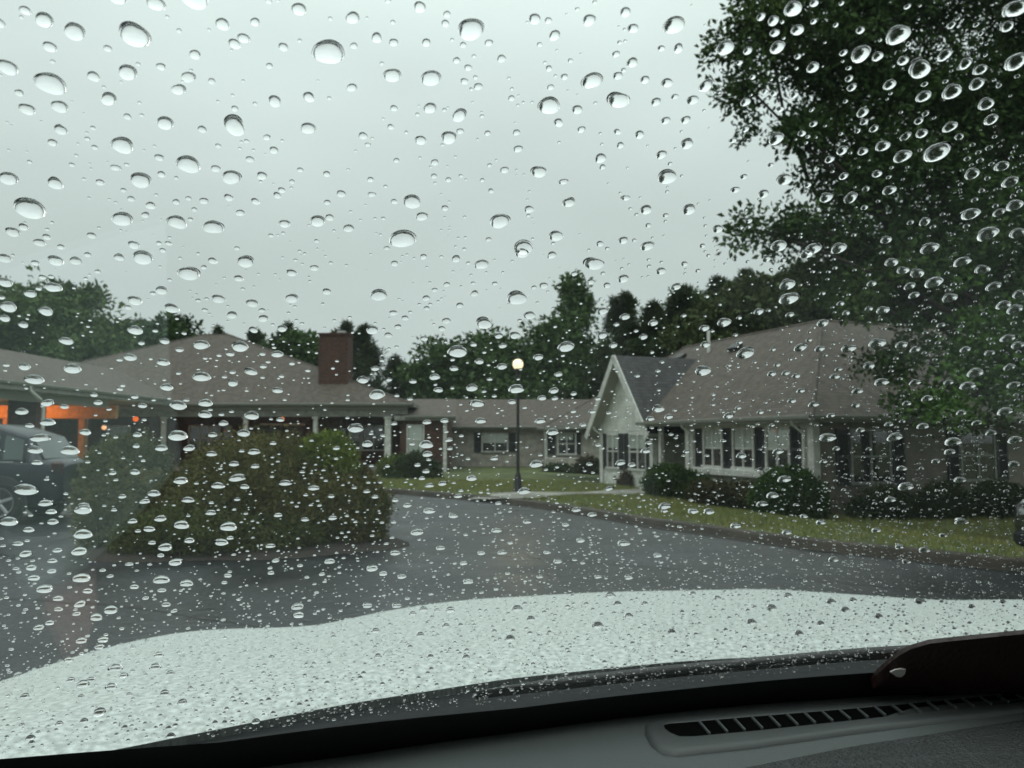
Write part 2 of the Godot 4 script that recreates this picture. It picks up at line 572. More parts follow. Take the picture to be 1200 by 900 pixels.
# ------------------------------------------------------------------ houses
# a wall of lapped boards from a to b (feet), seen from the side of out; holes are [u0, u1, v0, v1]
func lap_wall(parent: Node, m: Material, a: Vector3, b: Vector3, out: Vector3, h0: float, h1: float, holes := [], apex := 0.0, called := "siding"):
	var mb := MB.new()
	var u := (b - a).normalized()
	var L := a.distance_to(b)
	var e := 0.125
	var back := MB.new()
	back.quad(a + Vector3.UP * h1, b + Vector3.UP * h1, b + Vector3.UP * h0, a + Vector3.UP * h0)
	if apex > 0.0: back.tri(a + Vector3.UP * h1, a.lerp(b, 0.5) + Vector3.UP * (h1 + apex), b + Vector3.UP * h1)
	var v := h0
	while v < h1 + apex - 0.01:
		var top := minf(v + e, h1 + apex)
		var mid := (v + top) * 0.5
		var lo := 0.0
		var hi := L
		if mid > h1:
			var k := (mid - h1) / apex
			lo = L * 0.5 * k; hi = L - lo
		var spans := [[lo, hi]]
		for q in holes:
			if mid > q[2] and mid < q[3]:
				var nx := []
				for s in spans:
					if q[1] <= s[0] or q[0] >= s[1]: nx.append(s); continue
					if q[0] > s[0]: nx.append([s[0], q[0]])
					if q[1] < s[1]: nx.append([q[1], s[1]])
				spans = nx
		for s in spans:
			if s[1] - s[0] < 0.02: continue
			var p0: Vector3 = a + u * s[0]
			var p1: Vector3 = a + u * s[1]
			var f0 := out * 0.028
			var f1 := out * 0.012
			mb.quad(p0 + Vector3.UP * top + f1, p1 + Vector3.UP * top + f1, p1 + Vector3.UP * v + f0, p0 + Vector3.UP * v + f0)
			mb.quad(p0 + Vector3.UP * v + f0, p1 + Vector3.UP * v + f0, p1 + Vector3.UP * v + f1, p0 + Vector3.UP * v + f1)
		v += e
	var o := put(called, mb, m, parent)
	o.set_meta("kind", "stuff")
	put("wall", back, m, parent)

# a window whose foot centre is p in a wall that runs along u and faces out
func window(parent: Node, p: Vector3, u: Vector3, out: Vector3, w: float, h: float, cols := 2, pale_sheet := 0.5, thick := 0.05, trim: Material = null):
	if trim == null: trim = M.trim
	var b := Basis(u, Vector3.UP, out)
	var fr := MB.new()
	var fw := 0.07
	var o0 := p + out * 0.03
	fr.box(o0 + Vector3.UP * (h - fw / 2), Vector3(w, fw, thick), b)
	fr.box(o0 + Vector3.UP * (fw / 2) + out * 0.015, Vector3(w + 0.06, fw, thick + 0.03), b)
	for s in [-1, 1]: fr.box(o0 + u * s * (w - fw) / 2 + Vector3.UP * h / 2, Vector3(fw, h - 2 * fw, thick), b)
	var win := put("window", fr, trim, parent)
	var room := MB.new()
	room.box(p + out * 0.006 + Vector3.UP * h / 2, Vector3(w - 2 * fw, h - 2 * fw, 0.006), b)  # thin dark sheet in place of the unlit room
	put("unlit_room_sheet", room, M.unlit_room, win)
	var iw := (w - 2 * fw) / cols
	for c in cols:
		var x := -w / 2 + fw + iw * (c + 0.5)
		if c > 0:
			var mu := MB.new()
			mu.box(o0 + u * (x - iw / 2) + Vector3.UP * h / 2, Vector3(0.06, h - 2 * fw, thick * 0.9), b)
			put("mullion", mu, trim, win)
		if pale_sheet > 0.0:
			var bl := MB.new()
			var bh := (h - 2 * fw) * pale_sheet
			bl.box(p + out * 0.016 + u * x + Vector3.UP * (h - fw - bh / 2), Vector3(iw - 0.05, bh, 0.006), b)  # pale sheet over the top part of the opening
			put("pale_sheet", bl, M.pale_sheet, win)
		var rail := MB.new()
		rail.box(o0 + u * x + Vector3.UP * h * 0.5, Vector3(iw - 0.06, 0.05, thick * 0.8), b)
		put("sash_rail", rail, trim, win)
		for s in [0.27, 0.73]:
			var pn := MB.new()
			pn.box(p + out * 0.034 + u * x + Vector3.UP * h * s, Vector3(iw - 0.06, h * 0.44, 0.006), b)
			put("pane", pn, M.pane, win)
	return win

func shutter(parent: Node, p: Vector3, u: Vector3, out: Vector3, w: float, h: float):
	var b := Basis(u, Vector3.UP, out)
	var fr := MB.new()
	for s in [-1, 1]: fr.box(p + out * 0.045 + u * s * (w / 2 - 0.03) + Vector3.UP * h / 2, Vector3(0.06, h, 0.035), b)
	for y in [0.04, h * 0.5, h - 0.04]: fr.box(p + out * 0.045 + Vector3.UP * y, Vector3(w - 0.12, 0.08, 0.033), b)
	var y2 := 0.1
	while y2 < h - 0.1:
		var tilt := Basis(u, 0.5)
		fr.box(p + out * 0.043 + Vector3.UP * y2, Vector3(w - 0.12, 0.045, 0.012), tilt * b)
		y2 += 0.05
	fr.box(p + out * 0.03 + Vector3.UP * h / 2, Vector3(w - 0.1, h - 0.05, 0.008), b)
	put("shutter", fr, M.shutter, parent)

func post_box(parent: Node, called: String, p: Vector3, s: Vector3, m: Material, b := Basis(), bev := 0.0):
	var mb := MB.new()
	mb.box(p, s, b, bev)
	return put(called, mb, m, parent)

func gutter(parent: Node, a: Vector3, b: Vector3):
	var mb := MB.new()
	var d := (b - a).normalized()
	var out := Vector3.UP.cross(d)
	var rows := []
	for e in [a, b]:
		var row := []
		for k in 7:
			var an := PI * k / 6.0
			row.append(e + out * cos(an) * 0.065 + Vector3.DOWN * sin(an) * 0.1)
		rows.append(row)
	mb.sheet(rows)
	for s: int in [-1, 1]:
		mb.tube([a + out * 0.065 * s, b + out * 0.065 * s], [0.01, 0.01], 5)
	put("gutter", mb, M.gutter, parent)

# hip roof over the rectangle A B C D (eaves, clockwise from above) with a ridge R0 R1; R0 lies nearer A and D
func hip_roof(parent: Node, A: Vector3, B: Vector3, C: Vector3, D: Vector3, R0: Vector3, R1: Vector3, m: Material, thick := 0.14):
	var faces := [[A, R0, R1, B], [B, R1, C], [C, R1, R0, D], [D, R0, A]]
	var eaves := [[A, B], [B, C], [C, D], [D, A]]
	roof_of(parent, faces, eaves, [[R0, R1], [A, R0], [D, R0], [B, R1], [C, R1]], [[A, B, C, D]], m, thick)

func roof_of(parent: Node, faces: Array, eaves: Array, ridges: Array, soffits: Array, m: Material, thick: float):
	var dn := Vector3.DOWN * thick
	for fc in faces:
		var mb := MB.new()
		var nn: Vector3 = (fc[2] - fc[0]).cross(fc[1] - fc[0])
		if nn.y < 0: fc.reverse()
		mb.fan(fc)
		put("roof_slope", mb, m, parent)
	var cap := MB.new()
	for pr in ridges:
		var d: Vector3 = (pr[1] - pr[0])
		if d.length() > 0.05: cap.tube([pr[0] + Vector3.DOWN * 0.03, pr[1] + Vector3.DOWN * 0.03], [0.07, 0.07], 6)
	put("ridge_cap", cap, m, parent)
	var sf := MB.new()
	for q in soffits:
		var low := []
		for e in q: low.append(e + dn)
		sf.fan(low)
	put("soffit", sf, M.soffit, parent)
	for pr in eaves:
		var fb := MB.new()
		var d: Vector3 = (pr[1] - pr[0]).normalized()
		var mid: Vector3 = (pr[0] + pr[1]) * 0.5
		var out := Vector3.UP.cross(d)
		fb.box(mid + dn * 0.5 + out * 0.0, Vector3(pr[0].distance_to(pr[1]) + 0.03, thick + 0.03, 0.03), Basis(d, Vector3.UP, d.cross(Vector3.UP)))
		put("fascia", fb, M.fascia, parent)

func lodge():
	var o := thing("lodge", "long low lodge with brown hipped roof, white porch columns and brick chimney", "building")
	var dF := 37.0
	var y := 3.17
	var xl := -29.5
	var xr := -4.75
	var A := Vector3(xl, y, -dF)
	var B := Vector3(xr, y, -dF)
	var C := Vector3(xr, y, -dF - 13.0)
	var D := Vector3(xl, y, -dF - 13.0)
	var rt := at(262, 392, dF + 6.5)
	var R1 := Vector3(rt.x + 0.3, rt.y, -dF - 6.5)
	var R0 := Vector3(rt.x - 1.1, rt.y, -dF - 6.5)
	hip_roof(o, A, B, C, D, R0, R1, M.shingle)
	gutter(o, A + Vector3(0, 0, 0.08), B + Vector3(0, 0, 0.08))
	# porch: beam, slab, columns, back wall
	post_box(o, "porch_beam", Vector3((xl + xr) / 2, 2.72, -dF - 0.45), Vector3(xr - xl - 0.6, 0.34, 0.22), M.fascia)
	post_box(o, "frieze_board", Vector3((xl + xr) / 2, 2.95, -dF - 0.4), Vector3(xr - xl - 0.6, 0.12, 0.3), M.gutter)
	post_box(o, "porch_floor", Vector3((xl + xr) / 2, -0.02, -dF - 2.2), Vector3(xr - xl - 0.6, 0.3, 4.2), M.concrete)
	for px in [192.0, 288.0, 370.0, 455.0, 100.0]:
		var x := at(px, 500, dF + 0.45).x
		var c := MB.new()
		var w := 0.3 if px > 400 else 0.2
		c.box(Vector3(x, 1.34, -dF - 0.45), Vector3(w, 2.4, w), Basis(), 0.02)
		var cl := put("column", c, M.trim, o)
		post_box(cl, "capital", Vector3(x, 2.49, -dF - 0.45), Vector3(w + 0.1, 0.09, w + 0.1), M.trim, Basis(), 0.015)
		post_box(cl, "plinth", Vector3(x, 0.2, -dF - 0.45), Vector3(w + 0.08, 0.14, w + 0.08), M.trim, Basis(), 0.015)
	var wall := MB.new()
	wall.box(Vector3((xl + xr) / 2 + 0.3, 1.45, -dF - 8.2), Vector3(xr - xl - 1.2, 3.1, 8.0))
	put("wall", wall, M.brick_brown, o)
	var bx := Basis(Vector3.RIGHT, Vector3.UP, Vector3.BACK)
	for px in [140.0, 235.0, 258.0, 410.0, 438.0]:
		var x := at(px, 500, dF + 4.2).x
		window(o, Vector3(x, 0.85, -dF - 4.2), Vector3.RIGHT, Vector3.BACK, 1.25, 1.35, 2, 0.0)
	for px in [318.0, 345.0]:
		var x := at(px, 500, dF + 4.2).x
		var dr = post_box(o, "door", Vector3(x, 1.15, -dF - 4.18), Vector3(1.0, 2.1, 0.06), M.door)
		post_box(dr, "door_frame", Vector3(x, 2.25, -dF - 4.17), Vector3(1.16, 0.1, 0.09), M.trim)
		var kn := MB.new()
		kn.lathe(Vector3(x + 0.4, 1.1, -dF - 4.1), [Vector2(0, -0.03), Vector2(0.03, -0.01), Vector2(0.03, 0.01), Vector2(0, 0.03)], 8, Vector3.BACK)
		put("handle", kn, M.chrome, dr)
	# chimney
	var c0 := at(374, 392, dF + 1.6)
	var c1 := at(408, 392, dF + 1.6)
	var ch := MB.new()
	ch.box(Vector3((c0.x + c1.x) / 2, 4.4, -dF - 2.2), Vector3(c1.x - c0.x, (c0.y - 4.4) * 2.0, 1.2))
	var cm := put("chimney", ch, M.brick, o)
	post_box(cm, "chimney_cap", Vector3((c0.x + c1.x) / 2, c0.y + 0.03, -dF - 2.2), Vector3(c1.x - c0.x + 0.12, 0.1, 1.32), M.brick_brown)
	post_box(cm, "flue", Vector3(c0.x + 1.0, c0.y + 0.15, -dF - 2.2), Vector3(0.42, 0.2, 0.42), M.gutter, Basis(), 0.03)
	# brick wing at the end of the porch
	var e0 := at(469, 500, dF + 0.3)
	var e1 := at(520, 500, dF + 0.3)
	var wg := MB.new()
	wg.box(Vector3((e0.x + e1.x) / 2, 1.05, -dF - 2.8), Vector3(e1.x - e0.x, 3.1, 5.0))
	put("brick_wing", wg, M.brick, o)
	post_box(o, "corner_board", Vector3(e1.x + 0.07, 1.05, -dF - 0.24), Vector3(0.16, 3.0, 0.16), M.trim)
	window(o, Vector3(at(487, 500, dF + 0.3).x, 0.72, -dF - 0.3), Vector3.RIGHT, Vector3.BACK, 0.85, 1.45, 1, 1.0)  # full-height pale sheet holds the sky reflection of this window
	# the lower roof that runs on over the wing
	var y2 := at(500, 487, dF).y
	var w0 := at(462, 487, dF).x
	var w1 := at(534, 487, dF).x
	var rf := MB.new()
	var ry: float = at(560, 467.5, dF + 4.5).y
	rf.fan([Vector3(w0, y2, -dF), Vector3(w0, ry, -dF - 4.5), Vector3(w1 - 0.34, ry, -dF - 4.5), Vector3(w1, y2, -dF)])
	rf.fan([Vector3(w0, ry, -dF - 4.5), Vector3(w0, y2, -dF - 9), Vector3(w1 - 0.9, y2, -dF - 9), Vector3(w1 - 0.34, ry, -dF - 4.5)])
	put("roof_slope", rf, M.shingle, o)
	gutter(o, Vector3(w0 + 0.5, y2 - 0.02, -dF + 0.06), Vector3(w1, y2 - 0.02, -dF + 0.06))
	post_box(o, "fascia", Vector3((w0 + w1) / 2, y2 - 0.12, -dF - 0.02), Vector3(w1 - w0, 0.2, 0.03), M.fascia)
	post_box(o, "soffit", Vector3((w0 + w1) / 2, y2 - 0.21, -dF - 0.35), Vector3(w1 - w0, 0.03, 0.6), M.soffit)

func canopy():
	var o := thing("canopy_wing", "drive-through canopy wing lit orange underneath, beside the parked car", "building")
	var ye := 3.34
	var xr := -16.3
	var xl := -24.2
	var d0 := 20.5
	var d1 := 37.6
	var rx := -20.4
	var ry := 5.05
	var rf := MB.new()
	rf.fan([Vector3(xr, ye, -d0), Vector3(rx, ry, -d0 - 3.8), Vector3(rx, ry, -d1 - 5), Vector3(xr, ye, -d1)])
	put("roof_slope", rf, M.shingle, o)
	rf = MB.new()
	rf.fan([Vector3(xl, ye, -d1), Vector3(rx, ry, -d1 - 5), Vector3(rx, ry, -d0 - 3.8), Vector3(xl, ye, -d0)])
	put("roof_slope", rf, M.shingle, o)
	rf = MB.new()
	rf.fan([Vector3(xl, ye, -d0), Vector3(rx, ry, -d0 - 3.8), Vector3(xr, ye, -d0)])
	put("roof_slope", rf, M.shingle, o)
	gutter(o, Vector3(xr + 0.06, ye, -d1 + 1.0), Vector3(xr + 0.06, ye, -d0))
	post_box(o, "fascia", Vector3(xr, ye - 0.13, -(d0 + d1) / 2), Vector3(0.04, 0.26, d1 - d0), M.fascia)
	post_box(o, "ceiling", Vector3((xl + xr) / 2, ye - 0.24, -(d0 + d1) / 2), Vector3(xr - xl - 0.1, 0.04, d1 - d0), M.soffit)
	post_box(o, "side_beam", Vector3(xr - 0.55, ye - 0.42, -(d0 + 32.0) / 2), Vector3(0.28, 0.32, 32.0 - d0), M.gutter)
	# orange-lit cross beam and its posts
	post_box(o, "cross_beam", Vector3(-20.3, 2.6, -32.5), Vector3(7.4, 0.56, 0.24), M.wood, Basis(), 0.02)
	for px in [97.0, 8.0]:
		var x := at(px, 500, 32.5).x
		var c := MB.new()
		c.box(Vector3(x, 1.16, -32.5), Vector3(0.26, 2.3, 0.22), Basis(), 0.02)
		put("timber_post", c, M.wood, o)
	post_box(o, "pier", Vector3(at(31, 500, 27.5).x, 1.3, -27.5), Vector3(1.0, 3.2, 0.6), M.brick_brown)
	# downspout with its elbow
	var q := at(50, 500, 27.0)
	var top := Vector3(xr + 0.06, ye - 0.08, -26.0)
	var mb := MB.new()
	mb.tube([top, top + Vector3(0, -0.16, 0), Vector3(q.x + 0.12, ye - 0.52, -26.6), Vector3(q.x, ye - 0.72, -27.0), Vector3(q.x, 0.1, -27.0)], [0.055, 0.055, 0.055, 0.055, 0.055], 8)
	put("downspout", mb, M.vinyl_pipe, o)

func lamp_globe(called: String, label: String, p: Vector3, r: float, c: Color, e: float, power: float, category := "lamp"):
	var o := thing(called, label, category, p)
	var mb := MB.new()
	var prof := []
	for k in 9:
		var a := -PI / 2 + PI * k / 8.0
		prof.append(Vector2(cos(a) * r, sin(a) * r))
	mb.lathe(Vector3.ZERO, prof, 12)
	var m := glow(1, 1, 1, e)
	m.emission = c; m.albedo_color = c
	put("globe", mb, m, o)
	var fit := MB.new()
	fit.lathe(Vector3(0, r * 0.95, 0), [Vector2(r * 0.55, 0), Vector2(r * 0.5, r * 0.25), Vector2(r * 0.15, r * 0.4), Vector2(r * 0.1, r * 0.9)], 10)
	put("holder", fit, M.metal_black, o)
	var l := OmniLight3D.new()
	l.light_color = c; l.light_energy = power; l.light_size = r * 0.8
	l.shadow_enabled = true; l.omni_range = 30.0; l.omni_attenuation = 2.0
	l.name = "light"
	o.add_child(l)
	return o

func far_house():
	var o := thing("beige_house", "far low beige house with shuttered window, behind the lit lamp post", "house")
	var d := 44.0
	var gy := -0.2
	var x0 := at(522, 500, d).x
	var x1 := at(720, 500, d).x
	var ye := at(600, 500, d - 0.5).y
	var rid := at(600, 468, d + 4.0).y
	var rf := MB.new()
	rf.fan([Vector3(x0 - 3.2, ye, -d + 0.5), Vector3(x0 - 3.2, rid, -d - 4), Vector3(x1 + 3, rid, -d - 4), Vector3(x1 + 3, ye, -d + 0.5)])
	put("roof_slope", rf, M.shingle, o)
	rf = MB.new()
	rf.fan([Vector3(x0 - 0.6, rid, -d - 4), Vector3(x0 - 0.6, ye, -d - 8.5), Vector3(x1 + 3, ye, -d - 8.5), Vector3(x1 + 3, rid, -d - 4)])
	put("roof_slope", rf, M.shingle, o)
	gutter(o, Vector3(x0 - 0.6, ye, -d + 0.56), Vector3(x1, ye, -d + 0.56))
	post_box(o, "soffit", Vector3((x0 + x1) / 2, ye - 0.16, -d + 0.22), Vector3(x1 - x0, 0.03, 0.5), M.soffit)
	var wx := at(580, 500, d).x
	lap_wall(o, M.siding_beige, Vector3(x0, 0, -d), Vector3(x1, 0, -d), Vector3.BACK, gy, ye - 0.1, [[wx - x0 - 0.8, wx - x0 + 0.8, 0.6, 1.9]])
	post_box(o, "base_course", Vector3((x0 + x1) / 2, gy - 0.05, -d + 0.05), Vector3(x1 - x0, 0.34, 0.14), M.brick)
	var wy := at(580, 530, d).y
	var wh := at(580, 507, d).y - wy
	window(o, Vector3(wx, wy, -d + 0.02), Vector3.RIGHT, Vector3.BACK, 1.5, wh, 2, 0.5)
	for s in [-1, 1]: shutter(o, Vector3(wx + s * 0.98, wy, -d), Vector3.RIGHT, Vector3.BACK, 0.42, wh)
	# projecting bay with paired shutters, towards the gabled cottage
	var bd := 40.5
	var b0 := at(640, 500, bd).x
	var b1 := at(712, 500, bd).x
	var by := at(660, 502, bd - 0.4).y
	var bay := MB.new()
	bay.box(Vector3((b0 + b1) / 2 + 1.0, (by + gy) / 2 - 0.1, -bd - 1.8), Vector3(b1 - b0 + 2.0, by - gy, 3.5))
	put("bay_wall", bay, M.siding_beige, o)
	var br := MB.new()
	br.fan([Vector3(b0 - 0.5, by, -bd + 0.4), Vector3(b0 + 1.3, rid - 0.35, -bd - 3.6), Vector3(b1 + 3, rid - 0.35, -bd - 3.6), Vector3(b1 + 3, by, -bd + 0.4)])
	put("roof_slope", br, M.shingle, o)
	gutter(o, Vector3(b0 - 0.5, by, -bd + 0.46), Vector3(b1, by, -bd + 0.46))
	var vy := at(668, 533, bd).y
	var vh := at(668, 507, bd).y - vy
	window(o, Vector3(at(664, 500, bd).x, vy, -bd + 0.02), Vector3.RIGHT, Vector3.BACK, 1.0, vh, 2, 0.3)
	for px in [646.0, 676.0]: shutter(o, Vector3(at(px, 500, bd).x, vy, -bd), Vector3.RIGHT, Vector3.BACK, 0.42, vh)
	post_box(o, "window_box", Vector3(at(662, 500, bd).x, vy - 0.4, -bd + 0.25), Vector3(2.0, 0.5, 0.5), M.siding_beige, Basis(), 0.03)
	post_box(o, "corner_board", Vector3(b0 - 0.02, (by + gy) / 2, -bd + 0.02), Vector3(0.14, by - gy - 0.1, 0.14), M.trim)

func cottage():
	var o := thing("cottage", "large cottage with pale gable, triple shuttered windows and long brown roof", "house")
	var u := Vector3(0.36, 0, 0.933).normalized()       # along the front, towards the eye
	var v := Vector3(0.933, 0, -0.36).normalized()      # into the house
	var c0 := at(953, 500, 19.0); c0.y = 0
	var gy := -0.5
	var ye := 2.02
	var P := func(t, w, h): return c0 - u * t + v * w + Vector3.UP * h
	# main roof
	var oh := 0.45
	var A: Vector3 = P.call(15.5, -oh, ye)
	var B: Vector3 = P.call(-oh, -oh, ye)
	var C: Vector3 = P.call(-oh, 8.6, ye)
	var D: Vector3 = P.call(15.5, 8.6, ye)
	var top := 5.2
	# a long roof along the front and a second one behind the oak, with the cross gable's valley left open
	var R0: Vector3 = P.call(11.5, 4.1, top)
	var R1: Vector3 = P.call(4.0, 4.1, top)
	var R2: Vector3 = P.call(4.0, 12.6, top)
	C = P.call(-oh, 17.0, ye)
	var E2: Vector3 = P.call(8.45, 17.0, ye)
	var V2: Vector3 = P.call(8.45, 8.6, ye)
	var N0: Vector3 = P.call(7.4, -oh, ye)
	var N1: Vector3 = P.call(9.2, 2.85, ye + 2.3)
	var N2: Vector3 = P.call(11.0, -oh, ye)
	roof_of(o, [[N1, R0, R1, B, N0], [A, R0, N1, N2], [B, R1, R2, C], [C, R2, E2], [E2, R2, R1, V2], [V2, R1, R0, D], [D, R0, A]], [[N0, B], [A, N2], [B, C], [C, E2], [V2, D], [D, A]],
		[[R0, R1], [R1, R2], [A, R0], [D, R0], [B, R1], [C, R2]], [[B, N0, P.call(7.4, 1.2, ye), P.call(-oh, 1.2, ye)], [B, P.call(1.2, -oh, ye), P.call(1.2, 17, ye), C]], M.shingle, 0.14)
	gutter(o, B - v * 0.06, P.call(7.6, -oh, ye) - v * 0.06)
	gutter(o, C + u * 0.06, B + u * 0.06)
	# front wall with the triple window
	var out := -v
	var t0 := 5.3
	var fr := 0.62
	lap_wall(o, M.siding, P.call(t0, 0, 0), P.call(0, 0, 0), out, gy, ye - 0.12, [[0.45, 4.55, fr, fr + 1.18]])
	post_box(o, "corner_board", P.call(0.0, 0.0, (gy + ye) / 2), Vector3(0.2, ye - gy, 0.2), M.trim, Basis(u, Vector3.UP, v))
	post_box(o, "corner_board", P.call(t0, 0.0, (gy + ye) / 2), Vector3(0.2, ye - gy, 0.2), M.trim, Basis(u, Vector3.UP, v))
	var wb := Basis(u, Vector3.UP, out)
	var xs := [[4.06, 0.95], [2.66, 0.95], [1.26, 0.95]]
	for e in xs: window(o, P.call(e[0], -0.01, fr), u, out, e[1], 1.16, 2, 0.48)
	for t in [4.74, 3.36, 1.96, 0.58]: shutter(o, P.call(t, -0.005, fr), u, out, 0.36, 1.16)
	post_box(o, "sill_board", P.call(2.66, -0.12, fr - 0.1), Vector3(4.5, 0.2, 0.2), M.trim, wb, 0.02)
	post_box(o, "head_board", P.call(2.66, -0.04, fr + 1.23), Vector3(4.5, 0.1, 0.06), M.trim, wb)
	post_box(o, "frieze_board", P.call(2.66, -0.03, ye - 0.2), Vector3(t0, 0.16, 0.05), M.trim, wb)
	# side wall towards the eye; oak shade is put into its siding and frame colours
	var so := u
	lap_wall(o, M.siding_shaded, P.call(0, 0, 0), P.call(0, 16.4, 0), so, gy, ye - 0.12, [[1.05, 2.5, 0.3, 1.75], [4.85, 6.4, 0.3, 1.75]])
	for w in [1.78, 5.55]:
		window(o, P.call(-0.01, w, 0.32), v, so, 1.34, 1.4, 2, 0.0, 0.05, M.frame_shaded)
		for s in [-1, 1]: shutter(o, P.call(-0.005, w + s * 0.92, 0.32), v, so, 0.42, 1.4)
	# recessed entry with a dark door
	lap_wall(o, M.siding, P.call(7.4, 1.5, 0), P.call(t0, 1.5, 0), out, gy, ye - 0.1)
	var dr = post_box(o, "door", P.call(6.3, 1.46, gy + 1.2), Vector3(0.95, 2.1, 0.06), M.door, wb)
	post_box(dr, "door_frame", P.call(6.3, 1.44, gy + 2.3), Vector3(1.15, 0.1, 0.1), M.trim, wb)
	for s in [-1, 1]: post_box(dr, "door_frame", P.call(6.3 + s * 0.53, 1.44, gy + 1.2), Vector3(0.1, 2.1, 0.1), M.trim, wb)
	var kn := MB.new()
	kn.lathe(P.call(5.95, 1.38, gy + 1.1), [Vector2(0, -0.03), Vector2(0.03, -0.01), Vector2(0.03, 0.01), Vector2(0, 0.03)], 8, out)
	put("handle", kn, M.chrome, dr)
	post_box(o, "porch_post", P.call(6.85, -0.05, (gy + ye) / 2), Vector3(0.14, ye - gy - 0.1, 0.14), M.trim, wb, 0.01)
	post_box(o, "porch_floor", P.call(6.35, 0.8, gy + 0.02), Vector3(2.0, 0.24, 1.7), M.concrete, wb)
	# cross gable
	var g0 := 7.4
	var g1 := 11.0
	var rise_ := 2.3
	lap_wall(o, M.siding_white, P.call(g1, 0, 0), P.call(g0, 0, 0), out, gy, ye, [[0.4, 1.3, 0.35, 1.7], [2.05, 3.2, 0.35, 1.7]], rise_, "gable_siding")
	lap_wall(o, M.siding, P.call(g0, 0, 0), P.call(g0, 1.5, 0), so, gy, ye - 0.1)
	window(o, P.call(g1 - 0.85, -0.01, 0.37), u, out, 0.95, 1.3, 2, 0.4)
	window(o, P.call(g1 - 2.62, -0.01, 0.37), u, out, 1.2, 1.3, 2, 0.4)
	for t in [g1 - 0.24, g1 - 1.46, g1 - 1.88, g1 - 3.36]: shutter(o, P.call(t, -0.005, 0.37), u, out, 0.34, 1.3)
	for t in [g0, g1]: post_box(o, "corner_board", P.call(t, 0, (gy + ye) / 2), Vector3(0.2, ye - gy, 0.2), M.trim, Basis(u, Vector3.UP, v))
	var mid := (g0 + g1) / 2
	var half := (g1 - g0) / 2 + 0.4
	var ey := ye - 0.4 * rise_ / ((g1 - g0) / 2)
	var ry: float = ye + rise_
	var fo := -0.5
	for s: int in [-1, 1]:
		var e0: Vector3 = P.call(mid + s * half, fo, ey + 0.12)
		var r0: Vector3 = P.call(mid, fo, ry + 0.12)
		var r1: Vector3 = P.call(mid, 4.3, ry + 0.12)
		var e1: Vector3 = P.call(mid + s * half, 4.3, ey + 0.12)
		var mb := MB.new()
		var pts := [e0, r0, r1, e1]
		if (pts[2] - pts[0]).cross(pts[1] - pts[0]).y < 0: pts.reverse()
		mb.fan(pts)
		var rs := put("roof_slope", mb, M.shingle_slate, o)
		if s == -1: rs.set_meta("label", "dark slate-grey wet roof slope of the cross gable")
		var un := MB.new()
		var dn := Vector3.DOWN * 0.16
		un.fan([e0 + dn, r0 + dn, r1 + dn, e1 + dn])
		put("soffit", un, M.soffit, o)
		var rk := MB.new()
		var d: Vector3 = (r0 - e0).normalized()
		var wv := v
		rk.box((e0 + r0) / 2 + Vector3.DOWN * 0.09, Vector3(e0.distance_to(r0) + 0.06, 0.24, 0.05), Basis(d, wv.cross(d).normalized(), wv))
		put("rake_board", rk, M.trim, o)
		gutter(o, e1 + u * -s * 0.05, e0 + u * -s * 0.05)
	# downspouts at the corners, and vents on the roof
	for e in [[0.25, -0.09], [5.05, -0.09], [10.9, -0.09]]:
		var ds := MB.new()
		ds.tube([P.call(e[0], -0.45, ye - 0.1), P.call(e[0], -0.42, ye - 0.2), P.call(e[0], e[1], ye - 0.42), P.call(e[0], e[1], gy + 0.2), P.call(e[0], e[1] - 0.15, gy + 0.08)], [0.035, 0.035, 0.035, 0.035, 0.035], 8)
		put("downspout", ds, M.vinyl_pipe, o)
	var pv := MB.new()
	pv.tube([P.call(9.0, 3.4, 4.4), P.call(9.0, 3.4, 5.5)], [0.06, 0.06], 8)
	put("vent_pipe", pv, M.vinyl_pipe, o)
	for t in [7.2, 10.6]:
		var bv := MB.new()
		var sl := Vector3(v.x * 0.83, 0.56, v.z * 0.83).normalized()
		bv.box(P.call(t, 3.2, ye + 3.2 * (3.18 / 4.55) + 0.42), Vector3(0.5, 0.12, 0.35), Basis(u, sl.cross(u).normalized(), sl), 0.02)
		put("roof_vent", bv, M.metal_black, o)

# ------------------------------------------------------------------ plants
var cluster_cache := {}
func leaf_cluster(kind: String, count: int, size: float, spread: float, narrow := 0.45) -> ArrayMesh:
	if cluster_cache.has(kind): return cluster_cache[kind]
	var mb := MB.new()
	for i in count:
		var d := Vector3(rng.randf_range(-1, 1), rng.randf_range(-0.7, 1), rng.randf_range(-1, 1)).normalized()
		var p := d * spread * rng.randf_range(0.15, 1.0)
		var x := (d + Vector3(rng.randf_range(-1, 1), rng.randf_range(-1, 0.4), rng.randf_range(-1, 1)) * 0.8).normalized()
		var y := x.cross(Vector3(rng.randf_range(-1, 1), rng.randf_range(-1, 1), rng.randf_range(-1, 1))).normalized()
		var z := x.cross(y)
		var s := size * rng.randf_range(0.7, 1.25)
		var a := p
		var t := p + x * s - z * s * 0.15
		var l := p + x * s * 0.5 + y * s * narrow * 0.5 + z * s * 0.06
		var r := p + x * s * 0.5 - y * s * narrow * 0.5 + z * s * 0.06
		mb.tri(a, l, t)
		mb.tri(a, t, r)
	var m := mb.mesh()
	m.surface_set_material(0, M.leaf)
	cluster_cache[kind] = m
	return m

